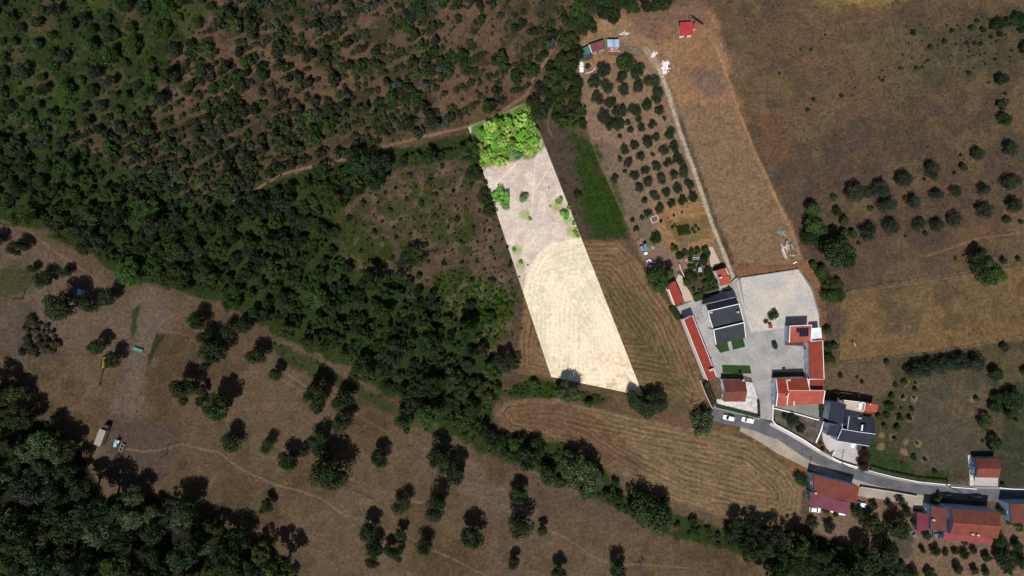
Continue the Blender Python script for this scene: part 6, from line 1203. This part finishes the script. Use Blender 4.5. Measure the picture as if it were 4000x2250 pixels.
stand('in the brown clearing', cl, 'larger trees round the brown clearing', 30)
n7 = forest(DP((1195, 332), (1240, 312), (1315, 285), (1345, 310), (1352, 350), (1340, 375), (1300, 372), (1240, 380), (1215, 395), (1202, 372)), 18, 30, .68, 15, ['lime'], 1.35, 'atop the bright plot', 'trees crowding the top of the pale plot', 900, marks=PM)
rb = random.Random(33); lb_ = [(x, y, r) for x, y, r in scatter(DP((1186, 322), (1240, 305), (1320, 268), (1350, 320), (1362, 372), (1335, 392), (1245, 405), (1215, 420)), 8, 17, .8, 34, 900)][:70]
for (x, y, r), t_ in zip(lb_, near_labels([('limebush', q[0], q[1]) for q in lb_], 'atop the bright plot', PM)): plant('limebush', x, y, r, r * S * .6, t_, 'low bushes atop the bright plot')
n8 = forest(DP((-60, -40), (560, -40), (540, 40), (440, 160), (400, 260), (300, 330), (150, 330), (-60, 250)), 18, 48, 1.15, 16, ['oak', 'wgreen', 'green', 'grey'], 1.0, 'on the green slope', 'trees on the green slope', 1500, marks=GM_)
n9 = forest([c(0, 2, *q) for q in ((250, 330), (420, 330), (590, 500), (560, 640), (370, 700), (180, 640), (260, 500))], 10, 26, .7, 18, ['brown', 'grey', 'brown'], .6, 'in the meadow clump', 'bushes of the clump on the left meadow', 400, marks=DM)
# plantation scrub
SCR = DP((560, -40), (1480, -40), (1440, 50), (1345, 200), (1320, 235), (1180, 305), (1000, 350), (900, 375), (820, 400), (700, 450), (600, 505), (470, 530), (300, 485), (100, 395), (-60, 325), (-60, 250), (150, 320), (300, 315), (400, 255), (440, 165), (530, 60))
CLEAR = [(*D(1160, 60), 40), (*D(1240, 90), 70), (*D(1130, 110), 45), (*D(1000, 100), 30)] + [(*D(1325, 235), 20)]
rd = random.Random(21); cand = []
ang = R_(-27); ca, sa = math.cos(ang), math.sin(ang)
for row in range(-60, 90):
    for k in range(-90, 110):
        u = k * 29 + rd.uniform(-11, 11); v = row * 37 + rd.uniform(-5, 5) + 10 * math.sin(u / 130 + row)
        x = 1150 + u * ca - v * sa; y = 350 + u * sa + v * ca
        if x < -80 or y < -60 or not inside(x, y, SCR): continue
        if any(math.hypot(x - a, y - b2) < r2 for a, b2, r2 in CLEAR) and rd.random() < .85: continue
        dn = float(fbm(np.array([x]), np.array([y]), 150, 61)[0]); 
        if rd.random() > .76 + (dn - .5) * 2.0 + (.25 if y > 330 + .08 * x else 0): continue
        r = rd.uniform(13, 25) * (1.2 if rd.random() < .2 else 1); kd = 'silver' if rd.random() < .045 else ('sgreen' if rd.random() < .12 else 'scrub')
        if kd == 'sgreen': r *= 1.25
        cand.append((r, x, y, kd))
cand.sort(reverse=True)
inview = [t for t in cand]
slb = near_labels([(t[3], t[1], t[2]) for t in inview[:225]], 'on the scrub slope', SM)
for (r, x, y, kd), t_ in zip(inview[:225], slb):
    plant(kd, x, y, r, r * S * 1.0, t_, LOOK[kd] + 'es on the scrub slope')
# the remaining small bushes as one mesh of many
def merged(name, items, label, mats):
    cos = []; tin = []; mi = []; nf = 0
    protos = {}
    for k in ('scrub', 'silver', 'sgreen'):
        for me, mt in KIND[k][2]:
            n_ = len(me.vertices); a = np.empty(n_ * 3, np.float32); me.vertices.foreach_get('co', a); t_ = np.empty(n_ * 4, np.float32); me.color_attributes['tint'].data.foreach_get('color', t_)
            protos.setdefault(k, []).append((a.reshape(-1, 3), t_.reshape(-1, 4), mt))
    rd_ = random.Random(5)
    for r, x, y, kd in items:
        a, t_, mt = rd_.choice(protos[kd]); Rm = r * S; th = rd_.uniform(0, 6.28); sub = a.reshape(-1, 4, 3)[::2].reshape(-1, 3); tt = t_.reshape(-1, 4, 4)[::2].reshape(-1, 4)
        cs, sn_ = math.cos(th), math.sin(th); z = Rm * .8; p = P(x, y, z)
        q = np.stack([(sub[:, 0] * cs - sub[:, 1] * sn_) * Rm + p.x, (sub[:, 0] * sn_ + sub[:, 1] * cs) * Rm + p.y, sub[:, 2] * Rm * .9 + z], -1)
        cos.append(q); tin.append(tt * rd_.uniform(.7, 1.3)); mi.append(np.full(len(q) // 4, mats.index(mt), np.int32))
    co = np.concatenate(cos).astype(np.float32); ti = np.concatenate(tin).astype(np.float32); m_ = np.concatenate(mi); n_ = len(co)
    me = bpy.data.meshes.new(name); me.vertices.add(n_); me.vertices.foreach_set('co', co.ravel()); me.loops.add(n_); me.loops.foreach_set('vertex_index', np.arange(n_, dtype=np.int32))
    me.polygons.add(n_ // 4); me.polygons.foreach_set('loop_start', np.arange(0, n_, 4, dtype=np.int32)); me.polygons.foreach_set('loop_total', np.full(n_ // 4, 4, np.int32))
    for mt in mats: me.materials.append(M[mt])
    me.polygons.foreach_set('material_index', m_); me.update(calc_edges=True)
    a = me.color_attributes.new('tint', 'FLOAT_COLOR', 'POINT'); a.data.foreach_set('color', ti.ravel())
    o = link(name, me); return tag(o, label, 'scrub', kind='stuff')
merged('low_scrub', inview[225:], 'low scattered scrub between the larger bushes on the reddish upper slope', ['lf_scrub', 'lf_grey', 'lf_oak', 'lf_silver', 'lf_green'])
us = []; GREENER = (701, 501, 401, 261, 181, 221, 61)
rd = random.Random(77)
for poly, n_, r0, r1 in ((WOODP, 420, 7, 14), (REG[0][0], 701, 3.5, 10), (DP((1446, 350), (1478, 370), (1530, 470), (1570, 585), (1520, 590), (1478, 500), (1455, 430)), 261, 2, 5), (REG[33][0], 401, 3, 9), (REG[41][0], 181, 4, 9), (REG[43][0], 221, 3, 8), (DP((930, 955), (1215, 1120), (1235, 1095), (960, 935)), 61, 6, 13), (REG[1][0], 900, 4, 10), (REG[30][0], 700, 2.5, 6), (DP((1240, 1090), (1430, 1120), (1560, 1250), (1830, 1345), (1830, 1380), (1560, 1285), (1300, 1165)), 401, 7, 16), (DP((-60, 965), (120, 1060), (250, 1260), (540, 1300), (750, 1460), (-60, 1460)), 130, 8, 16), (DP((880, 930), (1200, 1125), (1230, 1120), (900, 915)), 90, 5, 10), (DP((1340, 270), (1440, 330), (1590, 606), (1470, 604)), 80, 2.5, 6), (DP((1830, 0), (2576, 0), (2576, 560), (2100, 500), (2000, 450)), 1300, 1.4, 3.6), (DP((1720, 260), (1850, 260), (2010, 650), (1860, 660)), 320, 1.2, 2.4), (DP((2130, 740), (2576, 680), (2576, 840), (2120, 900)), 260, 1.0, 2.2), (DP((2300, 60), (2576, 30), (2576, 160), (2200, 200)), 120, 3, 7), (DP((0, 760), (500, 760), (1100, 1100), (1900, 1449), (700, 1449), (250, 1200)), 260, 1.5, 3.5)):
    xs_ = [p[0] for p in poly]; ys_ = [p[1] for p in poly]; k = 0
    while k < n_:
        x = rd.uniform(max(-60, min(xs_)), min(4060, max(xs_))); y = rd.uniform(max(-60, min(ys_)), min(2310, max(ys_))); k += 1
        if inside(x, y, poly) and not inside(x, y, PLOT): us.append((rd.uniform(r0, r1), x, y, rd.choice(['scrub', 'scrub', 'scrub', 'sgreen'] if n_ not in GREENER else ['sgreen', 'sgreen', 'scrub'])))
merged('undergrowth', us, 'undergrowth and small tufts between the trees and on the dry grass', ['lf_scrub', 'lf_grey', 'lf_oak', 'lf_silver', 'lf_green'])
# hedges: clipped box of leaves
def hedge(label, pts, width, h, mat='lf_green', seed=1, dens=60):
    r = np.random.RandomState(seed); W = [P(*q, h * .7) for q in pts]; Ls = [(b2 - a).length for a, b2 in zip(W[:-1], W[1:])]; tot = sum(Ls); n = int(tot * dens * (width + h))
    s = r.rand(n) * tot; seg = np.searchsorted(np.cumsum(Ls), s); cum = np.concatenate([[0], np.cumsum(Ls)]); o0 = Vector((W[0].x, W[0].y, 0)); pos = []; 
    for i in range(n):
        k = min(seg[i], len(Ls) - 1); t_ = (s[i] - cum[k]) / Ls[k]; p = W[k].lerp(W[k + 1], t_); d = (W[k + 1] - W[k]).normalized(); nn = Vector((-d.y, d.x, 0))
        u = r.rand() * 2 - 1; side = r.rand() < .5
        if side: off = width / 2 * (1 if r.rand() < .5 else -1) * (.85 + .2 * r.rand()); z = r.rand() * h
        else: off = u * width / 2; z = h * (.85 + .2 * r.rand())
        pos.append((p.x + nn.x * off - o0.x, p.y + nn.y * off - o0.y, z))
    p = np.array(pos); nl = n; nrm = r.randn(nl, 3) * .6; nrm[:, 2] += .8; nrm /= np.linalg.norm(nrm, axis=1)[:, None]; u = np.cross(nrm, r.randn(nl, 3)); u /= np.linalg.norm(u, axis=1)[:, None]; v = np.cross(nrm, u)
    sz = .14 * (.6 + .8 * r.rand(nl)); a = u * sz[:, None]; b_ = v * (sz * .7)[:, None]; co = np.stack([p - a, p - b_, p + a, p + b_], 1).reshape(-1, 3).astype(np.float32)
    me = bpy.data.meshes.new('hedge'); me.vertices.add(4 * nl); me.vertices.foreach_set('co', co.ravel()); me.loops.add(4 * nl); me.loops.foreach_set('vertex_index', np.arange(4 * nl, dtype=np.int32)); me.polygons.add(nl); me.polygons.foreach_set('loop_start', np.arange(0, 4 * nl, 4, dtype=np.int32)); me.polygons.foreach_set('loop_total', np.full(nl, 4, np.int32)); me.update(calc_edges=True)
    t_ = np.repeat(.7 + .6 * r.rand(nl), 4).astype(np.float32); at = me.color_attributes.new('tint', 'FLOAT_COLOR', 'POINT'); at.data.foreach_set('color', np.stack([t_, t_, t_, np.ones_like(t_)], -1).ravel())
    ob = link('hedge', me, None, M[mat]); ob.location = o0; tag(ob, label, 'hedge')
    c_ = slab('branches', pts, width * .7, h * .8, M['bark'], z0=0); c_.data.transform(Matrix.Translation(-o0)); c_.parent = ob
hedge('clipped bright green hedge at the head of the long red barn', [Z2(130, 780), Z2(230, 900), Z2(340, 1080)], 1.7, 1.6, 'lf_green', 2)
hedge('dark clipped hedge beside the thin grey wall by the parked cars', [c(2, 2, 1950, 950), c(2, 2, 1990, 1060), c(2, 2, 2035, 1170)], 2.2, 1.8, 'lf_oak', 3, 45)
hedge('low hedge between the white stone patio and the road', [c(2, 2, 2060, 1190), c(2, 2, 2250, 1235), c(2, 2, 2480, 1295)], .9, .9, 'lf_green', 4)
hedge('long low hedge above the white roadside wall', [c(3, 3, 1030, 360), c(3, 3, 1250, 420), c(3, 3, 1500, 470), c(3, 3, 1810, 505)], 1.5, 1.0, 'lf_green', 5, 45)
hedge('narrow dark hedge on the bank behind the slate house lawn', [Z2(700, 500), Z2(1000, 390), Z2(1330, 290)], .8, 1.2, 'lf_green', 6)
hedge('narrow hedge on the right edge of the stone patio', [Zq for Zq in (c(2, 2, 2480, 1130), c(2, 2, 2488, 1290))], .6, 1.0, 'lf_oak', 7)
hedge('dark hedge filling the gap between farmhouse and villa', [Z5(1500, 1060), Z5(1510, 1250), Z5(1520, 1430)], 1.2, 1.2, 'lf_oak', 8)
# vegetable rows
k0 = 0; NUM = ['one', 'two', 'three', 'four', 'five', 'six']
for i in range(6):
    for j in range(5):
        x = 1665 + j * 26 + i * 4; y = 838 + i * 15 - j * 4; k0 += 1
        plant('sgreen', *c(2, 1, x, y), 6.0, .35, 'dark green vegetable plant in the kitchen garden, %s from left in row %s down' % (ORD[j + 1], NUM[i]), 'vegetable plants in the kitchen garden')
# dead trees
def dead_tree(q, Rm, label, seed, hh=3.0):
    rd_ = random.Random(seed); p = P(*q, hh * .6); root = empty('dead_tree', (p.x, p.y, 0), label, 'dead tree'); mb = MB(); MB().tube((0, 0, -.1), (0, 0, hh * .4), .14, .1, 8).build('trunk', M['dead_bark'], root)
    for i in range(16):
        a = rd_.uniform(0, 6.28); st = Vector((0, 0, hh * rd_.uniform(.3, .45))); rr = Rm * rd_.uniform(.5, 1); m1 = Vector((math.cos(a) * rr * .5, math.sin(a) * rr * .5, hh * .65)); mb.tube(st, m1, .06, .04, 5)
        for k in range(4):
            a2 = a + rd_.uniform(-.7, .7); mb.tube(m1, (math.cos(a2) * rr, math.sin(a2) * rr, hh * rd_.uniform(.7, 1)), .035, .012, 4)
    mb.build('branches', M['dead_bark'], root)
dead_tree(c(2, 3, 1300, 1350), 2.2, 'small leafless grey tree at the bottom of the meadow', 1)
dead_tree(c(1, 2, 1570, 100), 2.4, 'grey leafless tree at the top edge of the dense wood', 2, 4)
dead_tree(c(1, 1, 1320, 200), 1.8, 'bare grey twigs standing above a dark wood crown', 3, 8)
dead_tree(c(1, 1, 765, 215), 1.6, 'bare pale branches beside the upper footpath', 4, 2.5)
print('counts', n1, n2, n3, n4, n5, n6, n7, n8, n9, 'scrub', len(cand), 'objects', len(bpy.data.objects))
